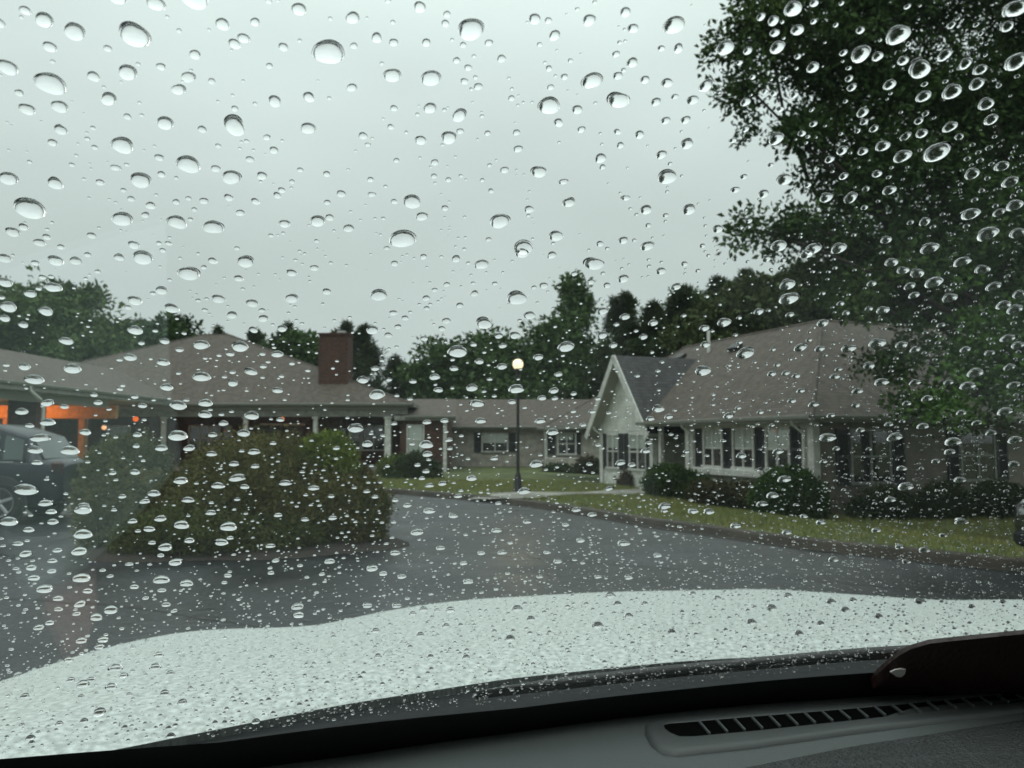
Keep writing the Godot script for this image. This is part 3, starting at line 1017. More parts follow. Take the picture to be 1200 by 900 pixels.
# foliage: one MultiMesh of leaf clusters that fills ellipsoids [centre, radii, share]
func foliage(parent: Node, called: String, mesh: ArrayMesh, blobs: Array, count: int, c0: Color, c1: Color, scale0 := 0.8, scale1 := 1.3, fill := 0.55, floor_y := -99.0, lumps := 0.34, clump := 0):
	var mm := MultiMesh.new()
	mm.transform_format = MultiMesh.TRANSFORM_3D
	mm.use_colors = true
	mm.mesh = mesh
	var total := 0.0
	for b in blobs: total += pow(b[1].x * b[1].y * b[1].z, 0.72) * b[2]
	var tr := []
	var cols := []
	for b in blobs:
		var n := int(count * pow(b[1].x * b[1].y * b[1].z, 0.72) * b[2] / total)
		var seeds := []
		if clump > 0:                    # boughs: leaf clusters gather round points in the crown
			for i in maxi(6, int(n / float(clump))):
				var d := Vector3(rng.randfn(), rng.randfn(), rng.randfn()).normalized()
				seeds.append(b[0] + d * b[1] * pow(rng.randf(), fill) * (1.0 + lumps * noise.get_noise_3dv((b[0] + d * b[1]) * 20.0)))
		for i in n:
			var d := Vector3(rng.randfn(), rng.randfn(), rng.randfn()).normalized()
			var lump := 1.0 + lumps * noise.get_noise_3dv((b[0] + d * b[1]) * (34.0 / maxf(b[1].x, 0.4)))
			var r := pow(rng.randf(), fill) * lump
			if rng.randf() < 0.06: r *= 1.14
			var p: Vector3 = b[0] + d * b[1] * r
			if clump > 0:
				var w: float = 0.135 * (b[1].x + b[1].y)
				p = seeds[rng.randi() % seeds.size()] + Vector3(rng.randfn(), rng.randfn() * 0.6, rng.randfn()) * w
			if p.y < floor_y: continue
			var bas := Basis.from_euler(Vector3(rng.randf() * TAU, rng.randf() * TAU, rng.randf() * TAU)).scaled(Vector3.ONE * rng.randf_range(scale0, scale1))
			tr.append(Transform3D(bas, p))
			var k := clampf(0.5 + 0.6 * noise.get_noise_3dv(p * 30.0 / maxf(b[1].x, 0.4)) + rng.randf_range(-0.3, 0.3), 0.0, 1.0)
			var c := c0.lerp(c1, k)
			if b.size() > 3: c = Color(c.r * b[3].r, c.g * b[3].g, c.b * b[3].b)
			cols.append(c)
	mm.instance_count = tr.size()
	for i in tr.size():
		mm.set_instance_transform(i, tr[i])
		mm.set_instance_color(i, cols[i])
	var o := MultiMeshInstance3D.new()
	o.name = called
	o.multimesh = mm
	parent.add_child(o, true)
	o.set_meta("kind", "stuff")
	return o

func limb(mb: MB, a: Vector3, b: Vector3, r0: float, r1: float, bend := 0.12):
	var path := []
	var rad := []
	var L := a.distance_to(b)
	var off := Vector3(rng.randf_range(-1, 1), rng.randf_range(-0.3, 1), rng.randf_range(-1, 1)) * L * bend
	for i in 7:
		var k := i / 6.0
		path.append(a.lerp(b, k) + off * sin(k * PI) + Vector3(rng.randf_range(-1, 1), rng.randf_range(-1, 1), rng.randf_range(-1, 1)) * r0 * 0.25)
		rad.append(lerpf(r0, r1, k))
	mb.tube(path, rad, 7)
	return path

# blob list in photo pixels: [px, py, radius x in px, radius y in px, depth, share]
func blobs_at(list: Array, deep := 1.0) -> Array:
	var out := []
	for b in list:
		var s: float = b[4] / F
		var e := [at(b[0], b[1], b[4]), Vector3(b[2] * s, b[3] * s, maxf(b[2], b[3]) * 0.85 * s * deep), b[5] if b.size() > 5 else 1.0]
		if b.size() > 6: e.append(b[6])
		out.append(e)
	return out

func broad_tree(called: String, label: String, foot: Vector3, blobs: Array, mesh: ArrayMesh, count: int, c0: Color, c1: Color, tr := 0.22, group := "", fill := 0.55, s0 := 0.8, s1 := 1.3):
	var o := thing(called, label, "tree", foot, 0.0, group)
	var mid := Vector3.ZERO
	var low := 1e9
	for b in blobs:
		b[0] -= foot
		mid += b[0] / blobs.size()
		low = minf(low, b[0].y - b[1].y * 0.4)
	var mb := MB.new()
	var fork := Vector3(mid.x * 0.4, maxf(low, 1.6), mid.z * 0.4)
	limb(mb, Vector3(0, -0.15, 0), fork, tr, tr * 0.75, 0.04)
	for b in blobs: limb(mb, fork, b[0], tr * 0.3, 0.015)
	put("trunk", mb, M.bark, o)
	foliage(o, "crown", mesh, blobs, count, c0, c1, s0, s1, fill, -99.0, 0.34, 20)
	return o

func conifer(label: String, foot: Vector3, h: float, r: float, c0: Color, c1: Color, count := 900, group := "conifers behind the roofs", bare := 0.12):
	var o := thing("conifer", label, "tree", foot, 0.0, group)
	var mb := MB.new()
	mb.tube([Vector3(0, -0.2, 0), Vector3(0, h * 0.5, 0), Vector3(0.1, h * 0.98, 0)], [0.03 * h * 0.5 + 0.05, 0.012 * h + 0.03, 0.02], 7)
	put("trunk", mb, M.bark, o)
	var mesh := leaf_cluster("needles", 14, 0.95, 0.5, 0.16)
	var mm := MultiMesh.new()
	mm.transform_format = MultiMesh.TRANSFORM_3D
	mm.use_colors = true
	mm.mesh = mesh
	mm.instance_count = count
	var whorl := 0.0
	var boughs := []
	for i in int(26 + h * 3.0):
		var k := bare + (0.985 - bare) * pow(rng.randf(), 0.85)
		boughs.append([k, rng.randf() * TAU, (r * pow(1.0 - k, 0.62) + 0.15) * rng.randf_range(0.45, 1.2), rng.randf_range(-0.25, 0.28)])
	for i in count:
		var bo: Array = boughs[rng.randi() % boughs.size()]
		if rng.randf() < 0.08: bo = [rng.randf_range(0.85, 1.0), rng.randf() * TAU, 0.25, 0.2]
		var q: float = pow(rng.randf(), 0.7) * bo[2]
		var a: float = bo[1] + rng.randf_range(-0.14, 0.14)
		var p := Vector3(cos(a) * q, bo[0] * h + q * bo[3] + rng.randf_range(-0.25, 0.12), sin(a) * q)
		var bas := Basis.from_euler(Vector3(rng.randf() * TAU, rng.randf() * TAU, rng.randf() * TAU)).scaled(Vector3.ONE * rng.randf_range(0.45, 0.85) * (0.55 + 0.45 * (1.0 - bo[0])))
		mm.set_instance_transform(i, Transform3D(bas, p))
		mm.set_instance_color(i, c0.lerp(c1, rng.randf()))
	var m := MultiMeshInstance3D.new()
	m.name = "crown"
	m.multimesh = mm
	o.add_child(m, true)
	m.set_meta("kind", "stuff")

func shrub(called: String, label: String, foot: Vector3, blobs: Array, count: int, c0: Color, c1: Color, mesh: ArrayMesh, group := "", s0 := 0.7, s1 := 1.2):
	var o := thing(called, label, "shrub", foot, 0.0, group)
	for b in blobs: b[0] -= foot
	var mb := MB.new()
	for b in blobs:
		for i in 5:
			var e: Vector3 = b[0] + Vector3(rng.randf_range(-1, 1) * b[1].x, rng.randf_range(-0.1, 0.6) * b[1].y, rng.randf_range(-1, 1) * b[1].z) * 0.75
			limb(mb, Vector3(b[0].x * 0.7 + rng.randf_range(-0.1, 0.1), 0.0, b[0].z * 0.7), e, 0.018, 0.006)
	put("stem", mb, M.bark, o)
	foliage(o, "foliage", mesh, blobs, count, c0, c1, s0, s1, 0.12, -0.02, 0.09)

func plants():
	var G := Color(0.035, 0.06, 0.018)
	# the oak on the lawn at the edge, whose crown hangs over the view
	var d := 12.0
	var oak := blobs_at([
		[900, 40, 75, 60, 11.6, 1.0, Color(1.25, 1.15, 1.0)], [870, 95, 50, 32, 11.3, 0.8, Color(1.1, 1.1, 1.1)], [985, 60, 100, 90, 12.2, 1.3], [930, 140, 55, 38, 11.6, 0.9], [1060, 120, 95, 80, 12.4, 1.1], [1010, 200, 85, 70, 12.0, 1.25],
		[880, 268, 44, 18, 11.4, 0.7], [930, 262, 50, 28, 11.6, 0.9], [1000, 285, 75, 45, 12.0, 1.1], [1100, 215, 100, 80, 12.6, 1.1], [1190, 130, 90, 90, 12.6, 0.75], [1180, 270, 90, 80, 11.9, 1.2, Color(1.25, 1.4, 1.1)], [1080, 310, 85, 55, 12.0, 1.2],
		[1020, 350, 45, 60, 11.8, 0.9, Color(1.5, 1.35, 1.2)], [1150, 380, 70, 60, 11.4, 1.0, Color(1.5, 1.7, 1.2)], [1050, 420, 55, 50, 11.8, 0.6], [1180, 440, 60, 60, 11.8, 0.8], [1110, 455, 70, 40, 11.4, 0.8, Color(1.5, 1.7, 1.2)], [1060, 478, 40, 22, 11.5, 0.6],
		[1250, 340, 80, 120, 12.0, 1.0], [1290, 200, 110, 130, 12.6, 1.0], [1040, -40, 170, 80, 12.4, 1.2], [1200, -60, 150, 110, 12.6, 1.0], [930, -60, 90, 60, 12.0, 1.1], [1330, 60, 130, 140, 12.8, 1.0], [1500, 250, 190, 240, 13.0, 0.5], [1460, -80, 200, 200, 13.0, 0.5], [1250, -300, 200, 140, 12.0, 0.5], [1100, -170, 180, 110, 12.6, 1.0], [1260, -180, 150, 110, 12.8, 1.0]])  # largest crown blobs out of frame are added to shade the side wall
	var oakleaf := leaf_cluster("oak", 16, 0.095, 0.2, 0.55)
	broad_tree("oak_tree", "big dark green oak whose hanging crown covers the upper corner of the view", Vector3(10.4, ground_y(10.4, 12.6), -12.6), oak, oakleaf, 15000, Color(0.018, 0.038, 0.013), Color(0.062, 0.11, 0.03), 0.26, "", 0.62)
	var shade_oak := blobs_at([[1260, 300, 130, 110, 16.5, 1.0], [1380, 200, 150, 150, 17.0, 1.0], [1250, 120, 140, 120, 17.0, 1.0], [1420, 340, 120, 110, 16.5, 1.0], [1340, 30, 160, 120, 17.0, 1.0]])  # added tree, there to block sky from the cottage side wall
	broad_tree("oak_tree", "second oak added to shade the side wall, half out of frame behind the big one", Vector3(15.0, ground_y(15.0, 17.0), -17.0), shade_oak, oakleaf, 5000, Color(0.018, 0.034, 0.012), Color(0.048, 0.078, 0.022), 0.24, "", 0.62, 1.1, 1.6)
	# the mounded shrubs on the island
	var tint := Color(1, 1, 1)
	var small := leaf_cluster("shrub", 16, 0.044, 0.09, 0.5)
	var olive0 := Color(0.05, 0.056, 0.018)
	var olive1 := Color(0.135, 0.125, 0.042)
	var isl := [
		["large olive-green mounded shrub with russet tips in the middle of the island", [[322, 592, 122, 79, 11.3, 1.0], [268, 606, 78, 50, 10.6, 1.0], [350, 556, 75, 42, 11.6, 1.0, Color(1.05, 0.8, 0.85)]], 7600],
		["rounded olive-brown shrub at the lamp-post end of the island", [[402, 602, 52, 44, 10.9, 1.0], [395, 578, 48, 34, 11.5, 0.9, Color(1.1, 0.82, 0.85)]], 3400],
		["greyer mounded shrub at the parked-car end of the island", [[148, 578, 50, 66, 11.2, 1.0, Color(0.95, 1.0, 1.1)], [182, 602, 44, 46, 10.7, 1.0], [128, 608, 32, 40, 10.6, 0.8]], 4000],
		["low dark green shrub along the island's near edge", [[235, 622, 75, 30, 10.1, 1.0, Color(0.8, 0.95, 0.9)], [170, 632, 40, 22, 9.9, 0.8, Color(0.8, 0.9, 0.9)], [320, 625, 60, 24, 10.3, 1.0, Color(0.8, 0.95, 0.9)]], 2200]]
	for e in isl:
		var bl := blobs_at(e[1])
		var c: Vector3 = bl[0][0]
		shrub("mounded_shrub", e[0], Vector3(c.x, 0.05, c.z), bl, e[2], olive0, olive1, small, "mounded shrubs on the island")
	var yb := blobs_at([[384, 530, 25, 18, 11.1, 1.0], [368, 536, 16, 12, 11.0, 1.0], [394, 542, 18, 15, 11.0, 1.0]])
	shrub("bright_shrub", "small bright yellow-green shrub growing out of the island shrubs", Vector3(yb[0][0].x, 0.05, yb[0][0].z), yb, 700, Color(0.09, 0.13, 0.02), Color(0.18, 0.22, 0.04), leaf_cluster("bright", 12, 0.075, 0.12, 0.4))
	# island bed
	var mb := MB.new()
	var rows := []
	for k in 6:
		var row := []
		for j in 33:
			var a := TAU * j / 32.0
			var w := 1.0 + 0.08 * sin(a * 3.0 + 1.0) + 0.04 * sin(a * 7.0)
			var r := 1.0 - k / 5.0
			row.append(Vector3(-3.75 + cos(a) * 2.15 * w * r, 0.16 * (1.0 - r * r) + 0.005, -11.05 + sin(a) * 1.85 * w * r))
		rows.append(row)
	mb.sheet(rows)
	struct("planting_bed", mb, M.mulch)
	# shrubs by the houses
	var dk0 := Color(0.018, 0.03, 0.012)
	var dk1 := Color(0.045, 0.065, 0.02)
	var hl := [
		["round_shrub", "clipped round deep green shrub at the corner of the triple window", [[925, 582, 36, 31, 17.9, 1.0], [905, 590, 22, 24, 17.7, 1.0], [948, 590, 20, 22, 17.7, 0.8]], 2200, Color(0.02, 0.045, 0.012), Color(0.05, 0.1, 0.022)],
		["round_shrub", "round dark shrub in front of the cottage entry", [[783, 566, 26, 19, 22.5, 1.0], [812, 570, 20, 14, 22.0, 1.0]], 1300, Color(0.02, 0.04, 0.012), Color(0.05, 0.085, 0.022)],
		["hedge", "low brownish clipped hedge beneath the triple window", [[838, 578, 30, 12, 20.6, 1.0], [870, 580, 30, 12, 19.9, 1.0], [895, 584, 22, 12, 19.2, 1.0]], 1300, Color(0.03, 0.035, 0.015), Color(0.08, 0.07, 0.03)],
		["round_shrub", "dark shrub under the first shuttered window of the shaded side wall", [[1040, 594, 28, 20, 18.6, 1.0], [1015, 600, 18, 14, 18.4, 1.0]], 1100, dk0, dk1],
		["round_shrub", "dark shrub between the two windows of the shaded side wall", [[1108, 592, 26, 22, 18.8, 1.0], [1090, 602, 16, 13, 18.5, 1.0]], 1300, dk0, dk1],
		["round_shrub", "dark shrub at the far end of the shaded side wall", [[1172, 592, 32, 24, 19.0, 1.0]], 1000, dk0, dk1],
		["round_shrub", "near-black leafy shrub against the brick wing", [[488, 556, 26, 22, 31.0, 1.0], [468, 562, 16, 14, 30.5, 0.8]], 1000, dk0, dk1],
		["round_shrub", "pale green low shrub beside the last porch column", [[462, 548, 16, 9, 32.0, 1.0]], 400, Color(0.06, 0.085, 0.02), Color(0.12, 0.15, 0.035)],
		["round_shrub", "brown-green shrub below the bay of the beige house", [[690, 551, 14, 13, 37.0, 1.0]], 500, Color(0.03, 0.03, 0.015), Color(0.07, 0.06, 0.03)],
		["hedge", "row of low dark bushes below the beige house window box", [[655, 555, 18, 8, 37.5, 1.0], [672, 557, 14, 8, 37.0, 1.0]], 500, dk0, dk1],
		["round_shrub", "small grey-brown shrub under the gable windows", [[718, 562, 10, 9, 29.5, 1.0], [742, 566, 13, 10, 27.5, 1.0]], 600, Color(0.05, 0.04, 0.03), Color(0.11, 0.085, 0.06)]]
	for e in hl:
		var bl := blobs_at(e[2])
		var c: Vector3 = bl[0][0]
		var big: bool = c.z < -25.0
		shrub(e[0], e[1], Vector3(c.x, ground_y(c.x, -c.z), c.z), bl, e[3], e[4], e[5], leaf_cluster("far_shrub", 14, 0.13, 0.2, 0.5) if big else leaf_cluster("near_shrub", 14, 0.085, 0.14, 0.5), "shrubs beside the houses")
	# trees behind the roofs
	var far_leaf := leaf_cluster("far_leaf", 16, 0.42, 0.75, 0.6)
	var mid0 := Color(0.036, 0.066, 0.024)
	var mid1 := Color(0.085, 0.145, 0.046)
	var gr := "broadleaf trees behind the roofs"
	var big := [
		["tall broad green tree behind the lit lamp globe", Vector3(3.5, 0, -62), [[669, 345, 13, 20, 62.0, 0.7], [672, 375, 24, 36, 62.0, 0.9], [650, 408, 36, 44, 61.0, 1.0], [678, 435, 36, 55, 60.0, 1.0], [610, 420, 50, 46, 61.0, 1.0], [600, 470, 70, 40, 60.0, 1.0], [665, 480, 50, 40, 60.0, 1.0]], 1700, mid0, mid1],
		["lower dense green tree between lamp post and chimney roof", Vector3(-4.5, 0, -60), [[545, 430, 40, 34, 60.0, 1.0], [515, 452, 30, 30, 59.0, 1.0], [565, 470, 40, 30, 59.0, 1.0], [500, 480, 30, 26, 59.0, 1.0]], 800, mid0 * 0.85, mid1 * 0.85],
		["pale green leafy tree behind the orange canopy", Vector3(-33, 0, -54), [[45, 362, 42, 36, 54.0, 1.0], [90, 375, 32, 30, 54.0, 1.0], [20, 392, 50, 40, 54.0, 1.0], [75, 405, 55, 34, 53.0, 1.0], [66, 335, 16, 16, 54.0, 0.8], [-40, 390, 60, 60, 54.0, 1.0]], 1500, Color(0.045, 0.075, 0.025), Color(0.1, 0.15, 0.045)],
		["grey-green tree in the dip between the two lodge roofs", Vector3(-33, 0, -62), [[140, 402, 26, 26, 62.0, 1.0], [118, 412, 24, 26, 62.0, 1.0], [158, 420, 24, 20, 62.0, 1.0]], 700, Color(0.04, 0.062, 0.024), Color(0.085, 0.12, 0.04)],
		["dark spreading tree behind the lodge ridge", Vector3(-27, 0, -64), [[185, 398, 34, 22, 64.0, 1.0], [215, 410, 30, 24, 64.0, 1.0], [170, 420, 40, 24, 64.0, 1.0]], 800, mid0 * 0.75, mid1 * 0.7],
		["mid-green tree just behind the brick chimney", Vector3(-16.5, 0, -60), [[355, 408, 22, 18, 60.0, 1.0], [330, 420, 26, 18, 60.0, 1.0], [362, 430, 20, 20, 60.0, 1.0]], 600, mid0, mid1],
		["mass of green below the pines, behind the gable", Vector3(8.5, 0, -58), [[722, 430, 34, 36, 58.0, 1.0], [760, 440, 40, 34, 58.0, 1.0], [705, 470, 30, 34, 58.0, 1.0], [800, 440, 40, 30, 58.0, 1.0]], 900, mid0 * 0.7, mid1 * 0.7],
		["continuous green trees low behind the pines", Vector3(14, 0, -66), [[740, 400, 40, 36, 66.0, 1.0], [790, 392, 45, 40, 66.0, 1.0], [845, 382, 50, 42, 66.0, 1.0], [900, 380, 50, 45, 66.0, 1.0]], 1100, mid0 * 0.9, mid1 * 0.9],
		["leafy tree behind the far end of the cottage ridge", Vector3(17, 0, -50), [[860, 385, 36, 34, 50.0, 1.0], [905, 372, 36, 38, 50.0, 1.0], [950, 362, 36, 36, 50.0, 1.0], [830, 410, 40, 30, 50.0, 1.0], [880, 345, 24, 24, 50.0, 0.8], [940, 335, 26, 24, 50.0, 0.8]], 1500, Color(0.034, 0.048, 0.02), Color(0.075, 0.1, 0.035)],
		["dark tree behind the oak, beyond the cottage roof", Vector3(26, 0, -48), [[1010, 350, 50, 50, 48.0, 1.0], [1080, 340, 60, 60, 48.0, 1.0], [1160, 330, 60, 70, 48.0, 1.0], [1240, 330, 60, 80, 48.0, 1.0]], 1500, mid0 * 0.8, mid1 * 0.8]]
	for e in big:
		var f: Vector3 = e[1]
		f.y = -0.3
		broad_tree("broadleaf_tree", e[0], f, blobs_at(e[2]), far_leaf, e[3], e[4], e[5], 0.3, gr, 0.5, 0.7, 1.25)
	var n0 := Color(0.026, 0.042, 0.02)
	var n1 := Color(0.062, 0.085, 0.036)
	var con := [
		["dark pine directly right of the tall green tree", 732, 345, 56, 4.2, 1300], ["pine with ragged top in the gap before the cottage ridge", 768, 356, 56, 3.6, 1000], ["bushy pine over the middle of the gable roof", 800, 338, 57, 3.8, 1100],
		["tall pine above the far roof vent", 838, 326, 56, 3.8, 1200], ["tall pine above the near roof vent", 876, 318, 56, 3.6, 1200], ["thin pine close to the tip of the oak", 915, 322, 56, 3.2, 1000], ["pine half hidden by the oak's lowest tip", 955, 312, 56, 3.6, 1100],
		["conifer on the skyline above the lodge ridge, leftmost of three", 300, 388, 62, 2.6, 600], ["slim conifer on the skyline before the chimney", 338, 380, 60, 2.4, 700], ["conifer touching the far side of the brick chimney", 405, 378, 60, 3.2, 900], ["ragged conifer just beyond the brick chimney", 428, 382, 60, 3.0, 900],
		["small lone conifer where the lodge roof comes down", 463, 420, 60, 2.2, 500], ["broad conifer behind the lodge ridge", 208, 372, 66, 3.4, 800], ["dark conifer next to the pale green tree", 165, 376, 66, 3.2, 800], ["conifer low behind the lodge ridge", 255, 384, 66, 3.0, 600], ["small conifer at the foot of the lodge roof", 480, 440, 60, 2.0, 400]]
	for e in con:
		var top := at(e[1], e[2], e[3])
		conifer(e[0], Vector3(top.x, -0.3, top.z), top.y + 0.3, e[4] * 1.2, n0, n1, int(e[5] * 1.35))

# ------------------------------------------------------------------ lamp post and cars
func lamp_post():
	var p := at(607, 578, 19.4)
	p.y = ground_y(p.x, -p.z)
	var top := at(606.5, 427, 19.4)
	var h := top.y - p.y
	var o := thing("lamp_post", "black lamp post with a lit cream globe on the lawn by the path", "lamp post", p)
	var mb := MB.new()
	mb.lathe(Vector3.ZERO, [Vector2(0.15, 0), Vector2(0.15, 0.06), Vector2(0.11, 0.1), Vector2(0.085, 0.4), Vector2(0.06, 0.5)], 12)
	put("base", mb, M.metal_black, o)
	mb = MB.new()
	mb.lathe(Vector3.ZERO, [Vector2(0.042, 0.45), Vector2(0.034, h - 0.35), Vector2(0.06, h - 0.33), Vector2(0.06, h - 0.28), Vector2(0.04, h - 0.26), Vector2(0.075, h - 0.15), Vector2(0.08, h - 0.11)], 12)
	put("pole", mb, M.metal_black, o)
	mb = MB.new()
	var prof := []
	for k in 11:
		var a := -PI / 2 + PI * k / 10.0
		prof.append(Vector2(cos(a) * 0.135, sin(a) * 0.135 + h))
	mb.lathe(Vector3.ZERO, prof, 18)
	var m := glow(1.0, 0.86, 0.55, 1.25)
	put("globe", mb, m, o)
	mb = MB.new()
	mb.lathe(Vector3.ZERO, [Vector2(0.05, h + 0.125), Vector2(0.04, h + 0.16), Vector2(0.012, h + 0.2), Vector2(0.0, h + 0.25)], 10)
	put("finial", mb, M.metal_black, o)
	var l := OmniLight3D.new()
	l.light_color = Color(1, 0.88, 0.62); l.light_energy = 0.5; l.light_size = 0.1
	l.shadow_enabled = true; l.omni_range = 30.0; l.omni_attenuation = 2.0
	l.position = Vector3(0, h, 0); l.name = "light"
	o.add_child(l)

func suv(label: String, p: Vector3, turn: float, paint: Material, scale := 1.0):
	var o := thing("parked_car", label, "car", p, turn, "parked cars")
	o.scale = Vector3.ONE * scale
	# stations along the car from tail (-x) to nose (+x): x, half width, bottom, shoulder height
	var st := [[-2.3, 0.70, 0.42, 0.92], [-2.26, 0.80, 0.34, 0.98], [-2.05, 0.88, 0.28, 1.02], [-1.4, 0.91, 0.24, 1.03], [-0.4, 0.915, 0.23, 1.02], [0.6, 0.91, 0.23, 1.0], [1.1, 0.90, 0.23, 0.98], [1.6, 0.88, 0.24, 0.93], [2.0, 0.84, 0.27, 0.86], [2.24, 0.76, 0.33, 0.76], [2.3, 0.62, 0.4, 0.66]]
	var mb := MB.new()
	var rows := []
	for s in st:
		var w: float = s[1]
		var b: float = s[2]
		var t: float = s[3]
		var sec := [Vector2(-w * 0.8, b), Vector2(-w * 0.97, b + 0.08), Vector2(-w, b + 0.25), Vector2(-w * 1.005, t - 0.22), Vector2(-w * 0.985, t - 0.06), Vector2(-w * 0.93, t), Vector2(-w * 0.6, t + 0.03), Vector2(0, t + 0.05)]
		var ring := []
		for q in sec: ring.append(Vector3(s[0], q.y, q.x))
		for i in range(sec.size() - 2, -1, -1): ring.append(Vector3(s[0], sec[i].y, -sec[i].x))
		rows.append(ring)
	mb.sheet(rows, true, true)
	for e in [0, rows.size() - 1]: mb.face_out(rows[e].duplicate(), Vector3(0, 0.6, 0))
	put("body", mb, paint, o)
	# greenhouse
	var gh := [[-2.0, 0.80, 1.02, 1.03], [-1.75, 0.78, 1.45, 1.02], [-1.3, 0.72, 1.62, 1.02], [-0.5, 0.70, 1.66, 1.01], [0.1, 0.69, 1.63, 1.01], [0.45, 0.70, 1.52, 1.0], [1.15, 0.76, 1.0, 0.99]]
	mb = MB.new()
	rows = []
	for s in gh:
		var t: float = s[2]
		var b: float = s[3]
		var k: float = s[1]
		var sec := [Vector2(-0.86, b - 0.02), Vector2(-k - 0.03, lerpf(b, t, 0.85)), Vector2(-k * 0.93, lerpf(b, t, 0.96)), Vector2(-k * 0.6, t), Vector2(0, t + 0.015)]
		var ring := []
		for q in sec: ring.append(Vector3(s[0], maxf(q.y, b - 0.02), q.x))
		for i in range(sec.size() - 2, -1, -1): ring.append(Vector3(s[0], maxf(sec[i].y, b - 0.02), -sec[i].x))
		rows.append(ring)
	mb.sheet(rows, true)
	put("roof", mb, paint, o)
	# glass
	for s: int in [-1, 1]:
		var side := func(x, f, off):          # point on the flank of the greenhouse
			var i := 0
			while i < gh.size() - 2 and gh[i + 1][0] < x: i += 1
			var q: float = (x - gh[i][0]) / (gh[i + 1][0] - gh[i][0])
			var t: float = lerpf(gh[i][2], gh[i + 1][2], q)
			var b: float = lerpf(gh[i][3], gh[i + 1][3], q)
			var k: float = lerpf(gh[i][1], gh[i + 1][1], q)
			return Vector3(x, lerpf(b + 0.01, lerpf(b, t, 0.85), f), s * (lerpf(0.86, k + 0.03, f) + off))
		for w in [[-1.72, -1.42], [-1.34, -0.42], [-0.32, 0.82]]:
			var g1 := MB.new()
			var n := 8
			var pr := []
			for j in n + 1:
				var x := lerpf(w[0], w[1], float(j) / n)
				pr.append([side.call(x, 0.04, 0.006), side.call(x, 0.93, 0.006)])
			var r0 := []
			var r1 := []
			for e in pr: r0.append(e[0]); r1.append(e[1])
			g1.sheet([r0, r1], s == 1)
			put("side_window", g1, M.car_glass, o)
		# door seams, handles, sill strip
		for x in [-0.37, 0.78]:
			var sm := MB.new()
			sm.tube([Vector3(x, 1.0, s * 0.905), Vector3(x, 0.72, s * 0.921), Vector3(x + 0.03, 0.42, s * 0.915)], [0.006, 0.006, 0.006], 5)
			put("door_seam", sm, M.metal_black, o)
		for x in [-0.55, 0.5]: post_box(o, "handle", Vector3(x, 0.86, s * 0.93), Vector3(0.2, 0.03, 0.03), M.chrome, Basis(), 0.008)
		post_box(o, "sill_strip", Vector3(0.05, 0.38, s * 0.915), Vector3(2.0, 0.04, 0.03), M.chrome, Basis(), 0.008)
		post_box(o, "belt_strip", Vector3(-0.35, 1.012, s * 0.885), Vector3(2.5, 0.018, 0.02), M.chrome)
		var mi := MB.new()
		mi.box(Vector3(0.92, 1.08, s * 1.02), Vector3(0.12, 0.15, 0.22), Basis(), 0.035)
		mi.box(Vector3(0.92, 1.02, s * 0.92), Vector3(0.06, 0.05, 0.12), Basis(), 0.01)
		put("mirror", mi, paint, o)
		# wheels
		for x in [-1.42, 1.42]:
			var ar := MB.new()
			ar.lathe(Vector3(x, 0.36, s * 0.9), [Vector2(0.0, 0.0), Vector2(0.41, 0.0), Vector2(0.43, 0.02), Vector2(0.41, 0.035), Vector2(0.0, 0.03)], 24, Vector3(0, 0, s))
			put("wheel_arch", ar, M.metal_black, o)
			var wh := Node3D.new()
			wh.name = "wheel"
			o.add_child(wh, true)
			wh.position = Vector3(x, 0.355, s * 0.93)
			var ty := MB.new()
			ty.lathe(Vector3.ZERO, [Vector2(0.24, -0.2), Vector2(0.33, -0.2), Vector2(0.355, -0.16), Vector2(0.355, -0.02), Vector2(0.34, 0.025), Vector2(0.25, 0.035), Vector2(0.24, 0.0)], 28, Vector3(0, 0, s))
			put("tyre", ty, M.tyre, wh)
			var rm := MB.new()
			rm.lathe(Vector3.ZERO, [Vector2(0.0, -0.03), Vector2(0.22, -0.05), Vector2(0.245, 0.02), Vector2(0.225, 0.03), Vector2(0.215, -0.02)], 24, Vector3(0, 0, s))
			rm.lathe(Vector3.ZERO, [Vector2(0.05, -0.02), Vector2(0.05, 0.02), Vector2(0.0, 0.025)], 12, Vector3(0, 0, s))
			for k in 5:
				var a := TAU * k / 5.0 + 0.3
				var dirr := Vector3(cos(a), sin(a), 0)
				rm.box(dirr * 0.13 + Vector3(0, 0, s * 0.008), Vector3(0.19, 0.055, 0.025), Basis(dirr, Vector3(-sin(a), cos(a), 0), Vector3.BACK), 0.008)
			put("rim", rm, M.rim, wh)
		# lights
		var hl := MB.new()
		hl.box(Vector3(2.05, 0.74, s * 0.70), Vector3(0.34, 0.15, 0.2), Basis(Vector3.UP, s * 0.5), 0.05)
		put("headlight", hl, M.lens_clear, o)
		var rl := MB.new()
		rl.box(Vector3(-2.2, 0.9, s * 0.74), Vector3(0.2, 0.24, 0.14), Basis(Vector3.UP, -s * 0.5), 0.04)
		put("tail_light", rl, M.lens_red, o)
		var mk := MB.new()
		mk.box(Vector3(1.98, 0.52, s * 0.845), Vector3(0.13, 0.05, 0.03), Basis(Vector3.UP, s * 0.25), 0.012)
		put("side_marker", mk, M.lens_red, o)
	var ws := MB.new()
	ws.sheet([[Vector3(0.5, 1.49, -0.62), Vector3(0.52, 1.51, 0), Vector3(0.5, 1.49, 0.62)], [Vector3(1.14, 1.03, -0.72), Vector3(1.2, 1.04, 0), Vector3(1.14, 1.03, 0.72)]], true)
	put("front_windshield", ws, M.car_glass, o)
	var rw := MB.new()
